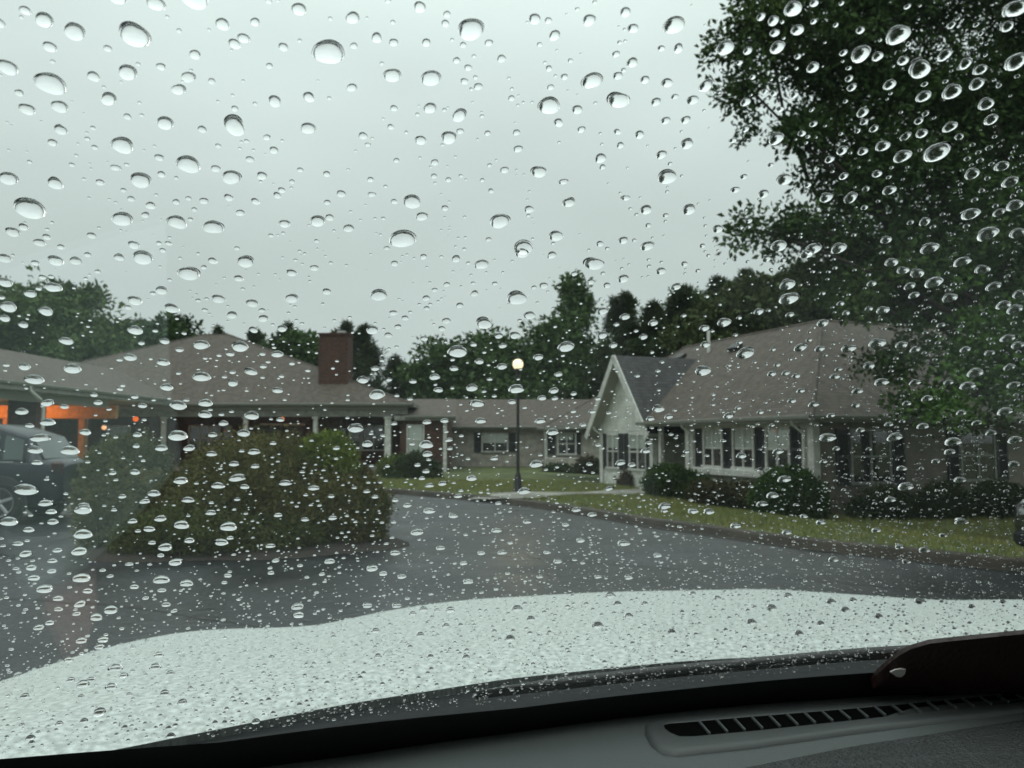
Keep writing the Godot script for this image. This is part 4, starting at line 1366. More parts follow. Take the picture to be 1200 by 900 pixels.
	rw.sheet([[Vector3(-1.78, 1.43, -0.64), Vector3(-1.8, 1.44, 0), Vector3(-1.78, 1.43, 0.64)], [Vector3(-2.0, 1.06, -0.72), Vector3(-2.03, 1.07, 0), Vector3(-2.0, 1.06, 0.72)]])
	put("rear_window", rw, M.car_glass, o)
	var gr := MB.new()
	for i in 4: gr.box(Vector3(2.26 + 0.01 * i, 0.5 + i * 0.06, 0), Vector3(0.05, 0.025, 0.9), Basis(), 0.008)
	put("grille", gr, M.chrome, o)
	for x in [-2.3, 2.3]: post_box(o, "bumper", Vector3(x * 0.99, 0.42, 0), Vector3(0.12, 0.16, 1.3), M.plastic, Basis(), 0.04)
	return o

# The larger drops on the glass, tile by tile of the photograph: across, down, width, in thirds of its pixels
const DROPS := {
	Vector2(0, 0): [470, 140, 110, 1155, 200, 115, 172, 312, 105, 258, 130, 75, 20, 255, 70, 545, 30, 65, 150, 88, 65, 675, 0, 115, 410, 10, 60, 170, 183, 48, 445, 272, 68, 205, 393, 58, 378, 365, 58, 90, 402, 55, 578, 450, 62, 427, 528, 80, 822, 457, 86, 660, 595, 86, 492, 650, 76, 813, 640, 70, 965, 373, 50, 1083, 468, 56, 1050, 50, 55, 780, 103, 52, 823, 172, 44, 855, 152, 44, 895, 95, 36, 995, 183, 36, 683, 210, 42, 625, 332, 50, 25, 645, 65, 190, 663, 56, 100, 750, 108, 427, 787, 74, 620, 798, 70, 748, 815, 72, 1117, 793, 58, 1000, 803, 42, 40, 833, 50, 990, 685, 28, 527, 740, 38, 508, 773, 30, 757, 610, 36, 468, 878, 42, 715, 723, 34, 803, 712, 34, 897, 725, 32, 920, 635, 40, 962, 545, 34, 937, 500, 28, 325, 287, 46, 563, 252, 34, 1085, 358, 44, 135, 870, 42, 210, 885, 28, 78, 815, 36, 590, 872, 24, 843, 765, 34, 160, 850, 30, 83, 55, 40, 403, 607, 34, 565, 630, 30],
	Vector2(400, 0): [458, 120, 98, 885, 300, 78, 733, 388, 84, 977, 368, 82, 1175, 105, 80, 40, 80, 52, 277, 42, 46, 125, 150, 42, 180, 282, 64, 317, 292, 74, 313, 397, 50, 417, 422, 58, 37, 325, 38, 280, 510, 44, 380, 500, 60, 833, 402, 42, 875, 88, 50, 753, 142, 44, 1003, 60, 42, 1030, 117, 42, 1027, 237, 44, 1150, 308, 44, 1072, 297, 36, 1110, 375, 38, 847, 472, 32, 767, 448, 38, 624, 540, 36, 915, 573, 46, 697, 620, 60, 1150, 637, 76, 1130, 560, 42, 1145, 440, 36, 975, 480, 28, 985, 527, 30, 1053, 490, 38, 803, 728, 48, 663, 752, 38, 560, 793, 76, 758, 845, 56, 643, 885, 78, 1075, 753, 48, 1003, 712, 32, 250, 725, 70, 285, 777, 46, 217, 855, 100, 1080, 880, 52, 995, 860, 38, 300, 167, 34, 185, 167, 34, 407, 230, 28, 435, 303, 30, 447, 255, 28, 520, 168, 30, 733, 258, 26, 788, 287, 28, 175, 463, 26, 103, 648, 26, 108, 700, 28, 187, 725, 26, 378, 648, 24, 970, 207, 30, 1130, 187, 28, 1190, 187, 40],
	Vector2(800, 0): [395, 47, 70, 410, 122, 50, 325, 90, 44, 330, 132, 38, 155, 185, 68, 340, 183, 58, 470, 28, 34, 468, 92, 26, 235, 195, 36, 465, 253, 50, 87, 318, 54, 765, 140, 90, 633, 207, 76, 693, 215, 44, 783, 230, 44, 840, 257, 90, 930, 210, 54, 1003, 240, 50, 955, 338, 74, 1055, 262, 50, 1043, 312, 56, 855, 355, 56, 735, 315, 48, 1075, 382, 60, 1175, 50, 80, 1180, 235, 80, 1150, 110, 50, 227, 375, 40, 335, 503, 60, 425, 485, 32, 400, 350, 32, 15, 438, 38, 20, 522, 50, 640, 412, 46, 948, 462, 54, 1093, 437, 52, 848, 485, 46, 900, 553, 95, 780, 565, 66, 710, 530, 54, 567, 545, 44, 640, 548, 40, 680, 468, 36, 690, 627, 38, 1025, 627, 58, 1130, 600, 54, 598, 710, 56, 733, 685, 50, 510, 710, 50, 363, 647, 60, 290, 697, 42, 27, 752, 54, 128, 820, 42, 343, 880, 62, 465, 890, 62, 555, 887, 60, 1080, 838, 78, 1020, 768, 66, 858, 795, 44, 722, 858, 42, 875, 888, 66, 1175, 738, 60, 1185, 835, 60, 1160, 655, 60, 1120, 762, 44, 220, 637, 28, 190, 683, 34, 182, 510, 28, 573, 635, 36, 523, 577, 36, 980, 497, 34, 205, 237, 26, 350, 400, 28, 445, 665, 30],
	Vector2(0, 300): [500, 22, 74, 663, 78, 78, 863, 35, 64, 192, 33, 56, 10, 25, 50, 472, 173, 52, 566, 137, 46, 767, 167, 50, 1025, 75, 40, 1025, 165, 52, 602, 200, 54, 886, 182, 46, 838, 95, 36, 746, 33, 34, 1105, 58, 34, 815, 223, 42, 13, 110, 50, 185, 127, 56, 103, 150, 42, 25, 195, 60, 157, 210, 52, 473, 277, 54, 229, 315, 48, 577, 315, 36, 707, 328, 58, 843, 333, 64, 925, 235, 40, 890, 275, 34, 992, 270, 40, 630, 345, 30, 455, 372, 46, 573, 390, 44, 975, 360, 44, 253, 412, 62, 118, 450, 66, 83, 405, 44, 585, 477, 46, 708, 440, 64, 882, 422, 46, 818, 460, 44, 976, 487, 40, 625, 540, 62, 722, 532, 52, 720, 572, 50, 165, 532, 46, 73, 562, 46, 885, 575, 58, 625, 648, 70, 857, 637, 50, 297, 635, 42, 140, 655, 62, 120, 697, 54, 243, 700, 64, 165, 600, 52, 566, 690, 46, 665, 690, 44, 785, 603, 36, 747, 643, 36, 743, 710, 40, 893, 703, 44, 822, 745, 40, 835, 795, 58, 897, 753, 34, 635, 805, 52, 766, 822, 48, 860, 826, 34, 473, 775, 38, 540, 850, 46, 508, 878, 36, 660, 872, 46, 395, 778, 28, 87, 838, 84, 157, 885, 48, 293, 895, 60, 1003, 812, 46, 1103, 830, 40, 1165, 858, 28, 985, 590, 30, 12, 235, 40, 78, 258, 36, 127, 742, 36, 223, 545, 32],
	Vector2(400, 300): [133, 152, 66, 620, 162, 80, 495, 45, 54, 890, 42, 74, 637, 5, 66, 405, 25, 36, 743, 12, 38, 188, 42, 30, 290, 18, 28, 372, 115, 26, 470, 147, 32, 418, 188, 30, 1128, 68, 40, 995, 95, 44, 880, 105, 30, 937, 118, 30, 1180, 123, 40, 503, 250, 66, 110, 275, 50, 183, 215, 32, 166, 293, 32, 225, 233, 30, 200, 263, 28, 292, 305, 30, 664, 223, 46, 612, 293, 44, 922, 208, 42, 1000, 228, 40, 1100, 250, 38, 1065, 298, 36, 921, 292, 42, 960, 328, 34, 793, 333, 66, 410, 350, 76, 556, 295, 34, 570, 330, 32, 487, 385, 36, 398, 410, 34, 567, 403, 40, 695, 370, 40, 330, 440, 40, 253, 455, 30, 76, 450, 46, 461, 477, 48, 617, 482, 60, 750, 487, 40, 343, 485, 36, 478, 533, 52, 127, 502, 62, 708, 513, 34, 766, 430, 32, 602, 527, 32, 492, 593, 42, 702, 593, 42, 745, 632, 50, 303, 598, 34, 365, 593, 32, 1117, 550, 52, 50, 620, 62, 93, 675, 44, 300, 677, 56, 305, 710, 42, 380, 660, 32, 688, 745, 54, 460, 795, 42, 300, 770, 32, 312, 820, 34, 358, 813, 36, 645, 840, 52, 413, 857, 34, 985, 740, 42, 1073, 698, 40, 1025, 747, 34, 945, 830, 36, 1140, 893, 50, 540, 725, 32, 875, 745, 26, 853, 607, 28, 885, 560, 30, 1090, 585, 34, 1155, 578, 36, 120, 860, 28, 190, 872, 28, 233, 890, 34, 905, 515, 26, 820, 498, 26, 187, 603, 26],
	Vector2(800, 300): [440, 10, 60, 300, 25, 34, 373, 115, 64, 378, 165, 72, 150, 248, 54, 80, 268, 40, 84, 325, 40, 272, 210, 40, 498, 250, 46, 225, 355, 72, 75, 417, 66, 420, 335, 52, 487, 340, 40, 588, 338, 58, 690, 320, 66, 775, 327, 48, 823, 343, 40, 660, 400, 48, 318, 428, 36, 367, 425, 34, 403, 435, 34, 540, 437, 40, 705, 457, 54, 620, 488, 44, 465, 535, 42, 420, 487, 34, 388, 522, 36, 613, 537, 40, 527, 573, 34, 165, 575, 42, 277, 562, 30, 515, 652, 66, 752, 650, 62, 630, 625, 36, 850, 612, 46, 957, 667, 64, 945, 702, 44, 775, 760, 40, 210, 715, 44, 340, 700, 46, 362, 798, 56, 320, 855, 50, 790, 825, 62, 735, 870, 44, 283, 885, 46, 980, 800, 48, 985, 565, 40, 1035, 425, 62, 1008, 470, 58, 823, 458, 44, 890, 108, 66, 830, 75, 56, 780, 65, 46, 740, 38, 50, 990, 35, 60, 1060, 62, 56, 1100, 122, 56, 945, 162, 60, 805, 120, 44, 820, 152, 40, 710, 205, 50, 1135, 187, 54, 1175, 202, 60, 1190, 150, 50, 1150, 303, 54, 1185, 328, 50, 1000, 343, 40, 1085, 355, 40, 1155, 405, 44, 1170, 467, 50, 940, 458, 38, 865, 515, 44, 793, 532, 36, 730, 605, 36, 895, 735, 36, 500, 735, 30, 545, 690, 32, 1140, 560, 58, 1090, 635, 44, 1040, 600, 40, 1170, 745, 50, 1175, 660, 56, 560, 182, 30, 580, 215, 30, 670, 112, 36, 660, 200, 32],
	Vector2(0, 600): [290, 8, 66, 28, 50, 66, 290, 95, 68, 277, 155, 58, 178, 15, 38, 183, 50, 42, 98, 78, 40, 60, 127, 36, 88, 163, 46, 108, 212, 40, 117, 248, 42, 285, 250, 64, 155, 288, 60, 306, 293, 38, 281, 340, 44, 202, 320, 38, 388, 360, 58, 337, 387, 48, 173, 405, 34, 135, 422, 38, 285, 468, 42, 200, 150, 34, 182, 187, 34, 180, 224, 32, 203, 357, 32, 268, 373, 30, 361, 465, 40, 348, 490, 34, 523, 75, 42, 563, 38, 46, 637, 62, 58, 580, 140, 54, 617, 193, 50, 665, 115, 40, 566, 255, 60, 655, 267, 48, 803, 68, 64, 778, 122, 50, 740, 17, 40, 951, 133, 36, 471, 278, 34, 465, 47, 36, 533, 123, 28, 453, 198, 28, 386, 240, 26, 583, 340, 36, 568, 290, 32, 612, 362, 26, 1160, 188, 40, 970, 185, 30, 953, 228, 28, 800, 238, 30, 1047, 348, 48, 1050, 377, 44, 1073, 40, 32, 1170, 35, 34, 978, 25, 32, 1133, 232, 26, 240, 535, 34, 558, 517, 36, 405, 565, 46, 545, 560, 42, 290, 622, 46, 390, 630, 40, 247, 605, 32, 318, 604, 32, 433, 590, 34, 578, 652, 38, 85, 662, 34, 348, 720, 52, 640, 683, 36, 207, 758, 28, 105, 808, 34, 293, 748, 30, 598, 580, 30, 900, 750, 34, 600, 800, 34],
	Vector2(400, 600): [310, 10, 46, 393, 27, 38, 268, 85, 52, 190, 158, 40, 110, 213, 46, 148, 230, 36, 213, 240, 38, 350, 140, 36, 432, 193, 32, 447, 258, 42, 92, 343, 38, 195, 343, 38, 493, 158, 32, 547, 78, 40, 655, 47, 34, 568, 155, 38, 885, 22, 38, 830, 5, 40, 843, 113, 36, 763, 187, 36, 725, 155, 30, 995, 123, 52, 1140, 8, 40, 1115, 165, 36, 1012, 243, 36, 790, 58, 30, 700, 240, 28, 905, 240, 32, 290, 355, 36, 385, 358, 38, 253, 370, 28, 620, 353, 44, 668, 388, 36, 595, 458, 42, 905, 412, 44, 948, 307, 42, 973, 335, 34, 1012, 378, 34, 122, 430, 34, 280, 445, 32, 440, 523, 30, 370, 412, 28, 130, 520, 28, 1165, 435, 34, 1070, 335, 28, 315, 520, 26],
	Vector2(800, 600): [190, 62, 44, 490, 50, 38, 535, 180, 44, 370, 85, 40, 685, 77, 38, 855, 147, 46, 985, 47, 54, 95, 12, 46, 400, 180, 26, 485, 228, 26, 790, 187, 36, 430, 28, 32, 920, 95, 32, 767, 135, 36, 40, 10, 44, 525, 328, 40, 575, 357, 40, 317, 352, 44, 375, 307, 36, 693, 380, 34, 490, 405, 34, 245, 400, 40, 413, 440, 36, 838, 328, 44, 603, 322, 32, 125, 315, 28, 38, 300, 28, 1020, 345, 30, 1130, 328, 28],
}

# ------------------------------------------------------------------ the car we sit in
func along(list: Array, x: float) -> float:      # piecewise linear
	if x <= list[0].x: return list[0].y + (x - list[0].x) * (list[1].y - list[0].y) / (list[1].x - list[0].x)
	for i in range(1, list.size()):
		if x <= list[i].x or i == list.size() - 1:
			return lerpf(list[i - 1].y, list[i].y, (x - list[i - 1].x) / (list[i].x - list[i - 1].x))
	return list[-1].y

func smooth_along(list: Array, x: float) -> float:
	var w := 0.0
	var t := 0.0
	for k in range(-3, 4):
		var q := 4.0 - absf(k)
		t += q * along(list, x + k * 14.0); w += q
	return t / w

func car_pt(s: float, h: float, fwd: float) -> Vector3:
	return Vector3(0, EYE + h, 0) + Vector3(-sin(YAW), 0, -cos(YAW)) * fwd + Vector3(cos(YAW), 0, -sin(YAW)) * s

var foot_line := []       # (s, t) where the black border of the glass begins
var dash_line := []       # (s, t) where the dashboard meets the border
const MID := 0.405
const GLASS_TOP := 0.74

func foot_t(s: float) -> float: return clampf(along(foot_line, s), -0.03, 0.05)
func dash_t(s: float) -> float: return clampf(along(dash_line, s), -0.08, -0.012)

func dash_y(s: float) -> float: return glass(s, dash_t(s)).y - 0.004

func on_dash(px: float, py: float) -> Vector3:
	var y := EYE - 0.27
	var p := Vector3.ZERO
	for i in 8:
		p = on_y(px, py, y)
		y = dash_y((p - Vector3(0, EYE, 0)).dot(Vector3(cos(YAW), 0, -sin(YAW))))
	return p

func our_car():
	for e in [[0, 886], [250, 868], [400, 848], [600, 828], [800, 805], [1000, 787], [1200, 776]]: foot_line.append(glass_hit(e[0], e[1]))
	for e in [[60, 911], [250, 899], [400, 880], [600, 852], [800, 827], [1000, 811], [1200, 800]]: dash_line.append(glass_hit(e[0], e[1]))
	var o := thing("car", "white vehicle seen from its seat: rain-beaded windshield, wet hood and dark grey dashboard", "car")
	# hood
	var rear := [Vector2(-300, 915), Vector2(0, 883), Vector2(100, 869), Vector2(200, 850), Vector2(400, 812), Vector2(600, 782), Vector2(800, 763), Vector2(1055, 750), Vector2(1200, 746), Vector2(1500, 745)]
	var crest := [Vector2(-300, 893), Vector2(-150, 850), Vector2(0, 800), Vector2(100, 766), Vector2(180, 746), Vector2(240, 738), Vector2(370, 735), Vector2(450, 716), Vector2(540, 703), Vector2(700, 694), Vector2(900, 690), Vector2(1050, 700), Vector2(1100, 704), Vector2(1200, 702), Vector2(1350, 712), Vector2(1500, 730)]
	var rows := []
	for k in 16: rows.append([])
	var lip := []
	for j in 73:
		var px := -300.0 + j * 25.0
		var r0 := on_y(px, smooth_along(rear, px), EYE - 0.262)
		var r1 := on_y(px, smooth_along(crest, px), EYE - 0.345)
		lip.append(r0)
		for k in 11:
			var q := k / 10.0
			var p := r0.lerp(r1, q)
			p.y = EYE - lerpf(0.262, 0.345, pow(q, 1.35)) + (0.0 if k > 0 else -0.012)
			rows[k].append(p)
		var d := r1 - Vector3(0, r1.y, 0)
		d = d.normalized()
		for e in [[11, 0.03, -0.006], [12, 0.08, -0.03], [13, 0.16, -0.09], [14, 0.22, -0.2], [15, 0.24, -0.45]]: rows[e[0]].append(r1 + d * e[1] + Vector3.UP * e[2])
	var mb := MB.new()
	mb.sheet(rows, true)
	var hood := put("hood", mb, M.hood, o)
	hood_beads(hood, rows)
	# black plastic cowl between hood and glass
	mb = MB.new()
	rows = [[], [], [], [], [], []]
	for j in 73:
		var r0: Vector3 = lip[j]
		var px := -300.0 + j * 25.0
		var h := glass_hit(clampf(px, -60, 1260), along([Vector2(0, 886), Vector2(250, 868), Vector2(400, 848), Vector2(600, 828), Vector2(800, 805), Vector2(1000, 787), Vector2(1200, 776)], clampf(px, -60, 1260)))
		if px < -60: h.x += (px + 60) * 0.0008
		if px > 1260: h.x += (px - 1260) * 0.0012
		var gl := glass(h.x, h.y - 0.035, 0.006)
		rows[0].append(gl)
		rows[1].append(gl.lerp(r0, 0.15) + Vector3.UP * -0.004)
		rows[2].append(gl.lerp(r0, 0.4) + Vector3.UP * -0.002)
		rows[3].append(gl.lerp(r0, 0.55) + Vector3.UP * -0.016)
		rows[4].append(gl.lerp(r0, 0.85) + Vector3.UP * -0.02)
		rows[5].append(r0 + Vector3.UP * -0.02)
	mb.sheet(rows, true)
	put("cowl", mb, M.plastic, o)
	# wiper lying at the foot of the glass
	var arm := []
	var rad := []
	for j in 17:
		var px := 560.0 + j * 38.0
		var fp := along([Vector2(400, 843), Vector2(600, 819), Vector2(800, 797), Vector2(1000, 779), Vector2(1200, 767)], px)
		var h := glass_hit(px, fp)
		arm.append(glass(h.x, h.y, 0.012))
		rad.append(0.0045 * minf(1.0, 0.1 + j * 0.3))
	mb = MB.new()
	mb.tube(arm, rad, 8)
	var wp := put("wiper", mb, M.metal_black, o)
	mb = MB.new()
	var r2 := [[], []]
	for p in arm: r2[0].append(p + Vector3(0, -0.002, -0.001)); r2[1].append(p + Vector3(0, -0.009, -0.004))
	mb.sheet(r2)
	put("rubber_blade", mb, M.tyre, wp)
	# windshield: a slab of glass, and its black border
	mb = MB.new()
	for side in 2:
		rows = []
		for i in 17:
			var row := []
			for j in 33:
				var s0 := MID + (j / 16.0 - 1.0) * 0.92
				var t0 := lerpf(foot_t(s0), GLASS_TOP, i / 16.0)
				row.append(glass(MID + (j / 16.0 - 1.0) * lerpf(0.92, 0.74, i / 16.0), t0, 0.0025 if side == 0 else -0.0025))
			rows.append(row)
		mb.sheet(rows, side == 1)
	put("windshield", mb, M.windshield, o)
	mb = MB.new()
	rows = [[], [], []]
	for j in 49:
		var s := MID + (j / 24.0 - 1.0) * 0.93
		rows[0].append(glass(s, foot_t(s) + 0.003, -0.004))
		rows[1].append(glass(s, lerpf(foot_t(s), dash_t(s), 0.5), -0.005))
		rows[2].append(glass(s, dash_t(s) - 0.012, -0.004))
	mb.sheet(rows)
	put("black_border", mb, M.frit, o)
	# dashboard
	mb = MB.new()
	rows = []
	for e in [[-0.012, -0.006], [0.0, 0.0], [0.002, 0.0], [0.004, 0.0], [0.025, 0.0], [0.06, -0.001], [0.1, -0.001], [0.16, -0.001], [0.22, -0.002], [0.28, -0.006], [0.33, -0.02], [0.36, -0.05], [0.37, -0.12], [0.36, -0.4]]:
		var row := []
		for j in 41:
			var s := MID + (j / 20.0 - 1.0) * 0.93
			var p := glass(s, dash_t(s), -0.006)
			var k := smooth(0.0, 0.004, e[0])
			p += -Vector3(-sin(YAW), 0, -cos(YAW)) * e[0]
			p.y = lerpf(p.y, dash_y(s), k) + e[1]
			row.append(p)
		rows.append(row)
	mb.sheet(rows, false)
	var dash := put("dashboard", mb, M.dash, o)
	# demister vent
	var outer := [[1420, 787], [1200, 809], [1000, 829], [880, 839], [800, 845], [772, 848], [757, 852], [757, 860], [764, 873], [777, 883], [795, 885], [880, 876], [1000, 859], [1200, 834], [1420, 811]]
	var inner := [[1420, 796], [1200, 815], [1000, 834], [880, 843], [800, 850], [785, 851], [778, 853], [780, 858], [787, 863], [797, 867], [813, 867], [890, 860], [1000, 848], [1200, 826], [1420, 806]]
	var o2 := []
	var i2 := []
	for i in outer.size():
		var k := (i + 1) % outer.size()
		var n := maxi(1, int(absf(outer[i][0] - outer[k][0]) / 22.0)) if i < outer.size() - 1 else 1
		for q in n:
			o2.append(Vector2(outer[i][0], outer[i][1]).lerp(Vector2(outer[k][0], outer[k][1]), float(q) / n))
			i2.append(Vector2(inner[i][0], inner[i][1]).lerp(Vector2(inner[k][0], inner[k][1]), float(q) / n))
	outer = o2
	inner = i2
	mb = MB.new()
	rows = [[], [], [], [], []]
	for i in outer.size():
		var a := on_dash(outer[i].x, outer[i].y)
		var b := on_dash(inner[i].x, inner[i].y)
		var pad := (a - b).normalized()
		rows[0].append(a + pad * 0.002 + Vector3.UP * -0.003)
		rows[1].append(a + Vector3.UP * 0.0025)
		rows[2].append(a.lerp(b, 0.25) + Vector3.UP * 0.0038)
		rows[3].append(b + pad * 0.001 + Vector3.UP * 0.0034)
		rows[4].append(b + Vector3.UP * 0.0018)
	mb.sheet(rows)
	put("vent_frame", mb, M.vent_frame, dash)
	mb = MB.new()
	var loop := []
	for e in inner: loop.append(on_dash(e.x, e.y) + Vector3.UP * 0.0019)
	mb.prism(loop, Vector3.UP * 0.0006)  # flush sheet, its black colour standing for the shaded recess
	put("vent_shade_sheet", mb, M.vent_shade, dash)
	for i in 30:
		var px := 819.0 + 20.6 * i
		if px > 1405: break
		var top := along([Vector2(800, 851), Vector2(1000, 835), Vector2(1200, 816), Vector2(1420, 797)], px)
		var bot := along([Vector2(800, 868), Vector2(1000, 847), Vector2(1200, 825), Vector2(1420, 805)], px + 13.0)
		var a := on_dash(px, top) + Vector3.UP * 0.0034
		var b := on_dash(px + 13.0, bot) + Vector3.UP * 0.0034
		var dd := (b - a).normalized()
		mb = MB.new()
		mb.box((a + b) * 0.5, Vector3(a.distance_to(b), 0.0022, 0.0016), Basis(dd, Vector3.UP, dd.cross(Vector3.UP)))
		put("vent_fin", mb, M.fin, dash)
	# grained pad on the near side of the vent
	mb = MB.new()
	rows = []
	for e in [[0.0, -0.003], [0.004, 0.0015], [0.012, 0.003], [0.04, 0.003], [0.1, 0.002], [0.16, -0.002], [0.2, -0.03], [0.21, -0.3]]:
		var row := []
		for j in 25:
			var px := 860.0 + j * 30.0
			var py := along([Vector2(860, 902), Vector2(1000, 874), Vector2(1200, 843), Vector2(1420, 818), Vector2(1580, 802)], px)
			row.append(on_dash(px, py) + Vector3(sin(YAW), 0, cos(YAW)) * e[0] + Vector3.UP * e[1])
		rows.append(row)
	mb.sheet(rows, false)
	put("grained_pad", mb, M.dash_grain, dash)
	# shell of the cabin
	var lo := -1.0
	mb = MB.new()
	rows = []
	for i in 9:
		var row := []
		for j in 21:
			var s := MID + (j / 10.0 - 1.0) * 0.76
			var p := glass(s, GLASS_TOP - 0.01)
			var b := car_pt(s, p.y - EYE + 0.05, -1.5)
			var q := i / 8.0
			var m := p.lerp(b, q)
			m.y += 0.05 * sin(q * PI) - 0.05 * pow(absf(j / 10.0 - 1.0), 4.0)
			row.append(m)
		rows.append(row)
	mb.sheet(rows)
	rows.reverse()
	for r in rows:
		for i in r.size(): r[i] += Vector3.UP * 0.04
	mb.sheet(rows)
	put("roof", mb, M.liner, o)
	for s: int in [-1, 1]:
		mb = MB.new()
		var path := []
		var rr := []
		for i in 8:
			var t := lerpf(-0.06, GLASS_TOP, i / 7.0)
			path.append(glass(MID + s * lerpf(0.94, 0.76, i / 7.0), t, -0.01)); rr.append(0.04)
		mb.tube(path, rr, 8)
		put("pillar", mb, M.liner, o)
		mb = MB.new()
		mb.box(car_pt(MID + s * 0.97, -0.62, -0.45), Vector3(0.08, 0.72, 2.1), Basis(Vector3(cos(YAW), 0, -sin(YAW)), Vector3.UP, Vector3(sin(YAW), 0, cos(YAW))), 0.02)
		put("door_panel", mb, M.cabin, o)
	mb = MB.new()
	var cb := Basis(Vector3(cos(YAW), 0, -sin(YAW)), Vector3.UP, Vector3(sin(YAW), 0, cos(YAW)))
	mb.box(car_pt(MID, -1.0, -0.3), Vector3(1.95, 0.06, 2.6), cb)
	put("floor", mb, M.cabin, o)
	mb = MB.new()
	mb.box(car_pt(MID, -0.5, -1.55), Vector3(1.95, 1.0, 0.08), cb, 0.02)
	put("back_panel", mb, M.cabin, o)
	# things lying on the dashboard: seen only as reflections in the glass, apart from the leather cover
	leather_cover()
	var yt := dash_y(-0.3) + 0.008
	var lay := func(called, label, cat, pts, th, m):
		var q := MB.new()
		var pl := []
		var c := Vector3.ZERO
		for e in pts: c += Vector3(e.x, yt, -e.y) / pts.size()
		for e in pts: pl.append(Vector3(e.x, yt, -e.y) - c)
		q.prism(pl, Vector3.UP * th)
		var n := put(called, q, m, self, c)
		tag(n, label, cat)
		return n
	lay.call("cloth", "grey-green cloth on the dashboard, mirrored as a pale veil in the glass", "cloth", [Vector2(-0.195, 0.345), Vector2(-0.206, 0.395), Vector2(-0.2145, 0.44), Vector2(-0.2155, 0.48), Vector2(-0.235, 0.49), Vector2(-0.262, 0.5), Vector2(-0.293, 0.506), Vector2(-0.325, 0.505), Vector2(-0.45, 0.49), Vector2(-0.45, 0.32)], 0.004, M.cloth)
	lay.call("card", "pinkish card on the dashboard, mirrored low in the glass beside the net", "card", [Vector2(-0.288, 0.5145), Vector2(-0.292, 0.535), Vector2(-0.306, 0.551), Vector2(-0.327, 0.551), Vector2(-0.326, 0.51)], 0.003, M.pink)
	var net = lay.call("net_pouch", "blue-grey mesh pouch on the dashboard, mirrored lowest in the glass", "pouch", [Vector2(-0.331, 0.51), Vector2(-0.331, 0.5515), Vector2(-0.365, 0.545), Vector2(-0.45, 0.53), Vector2(-0.45, 0.50)], 0.004, M.net)
	var hm := MB.new()
	for i in 26:
		for j in 10:
			var p := Vector3(-0.335 - i * 0.0042 - (0.0021 if j % 2 else 0.0), yt + 0.0044, -(0.512 + j * 0.0036))
			if p.z < -0.5495 + (-0.331 - p.x) * 0.17: continue
			hm.box(p - net.position, Vector3(0.0022, 0.0008, 0.0018))
	put("mesh", hm, M.net_hole, net).set_meta("kind", "stuff")

func hood_beads(hood: Node3D, rows: Array):
	var V := PackedVector3Array()
	var N := PackedVector3Array()
	var I := PackedInt32Array()
	drop_into(V, N, I, Vector3.ZERO, Basis(Vector3.RIGHT, Vector3.FORWARD, Vector3.UP), 1.0, deg_to_rad(72), 8, 3, 0.08, 0.0)
	var mm := MultiMesh.new()
	mm.transform_format = MultiMesh.TRANSFORM_3D
	mm.mesh = drop_mesh(V, N, I)
	var tr := []
	for i in 16000:
		var a := rng.randf() * 12.0
		var c := rng.randf() * 71.0
		var r := int(a)
		var q := int(c)
		var p: Vector3 = rows[r][q].lerp(rows[r + 1][q], a - r).lerp(rows[r][q + 1].lerp(rows[r + 1][q + 1], a - r), c - q)
		var w: Vector3 = rows[r + 1][q] - rows[r][q]
		var s: Vector3 = rows[r][q + 1] - rows[r][q]
		if rng.randf() * 0.012 > w.length() * s.length(): continue
		var up := w.cross(s)
		if up.y < 0.0: up = -up
		up = up.normalized()
		var x := s.normalized().rotated(up, rng.randf() * TAU)
		var k := 0.0017 * exp(rng.randfn() * 0.45)
		tr.append(Transform3D(Basis(x, up.cross(x), up) * Basis.from_scale(Vector3(k, k * rng.randf_range(0.7, 1.0), k * rng.randf_range(0.6, 1.0))), p + up * 0.0004))
	mm.instance_count = tr.size()
	for i in tr.size(): mm.set_instance_transform(i, tr[i])
	var o := MultiMeshInstance3D.new()
	o.name = "water_beads"
	o.multimesh = mm
	hood.add_child(o, true)
	o.set_meta("kind", "stuff")

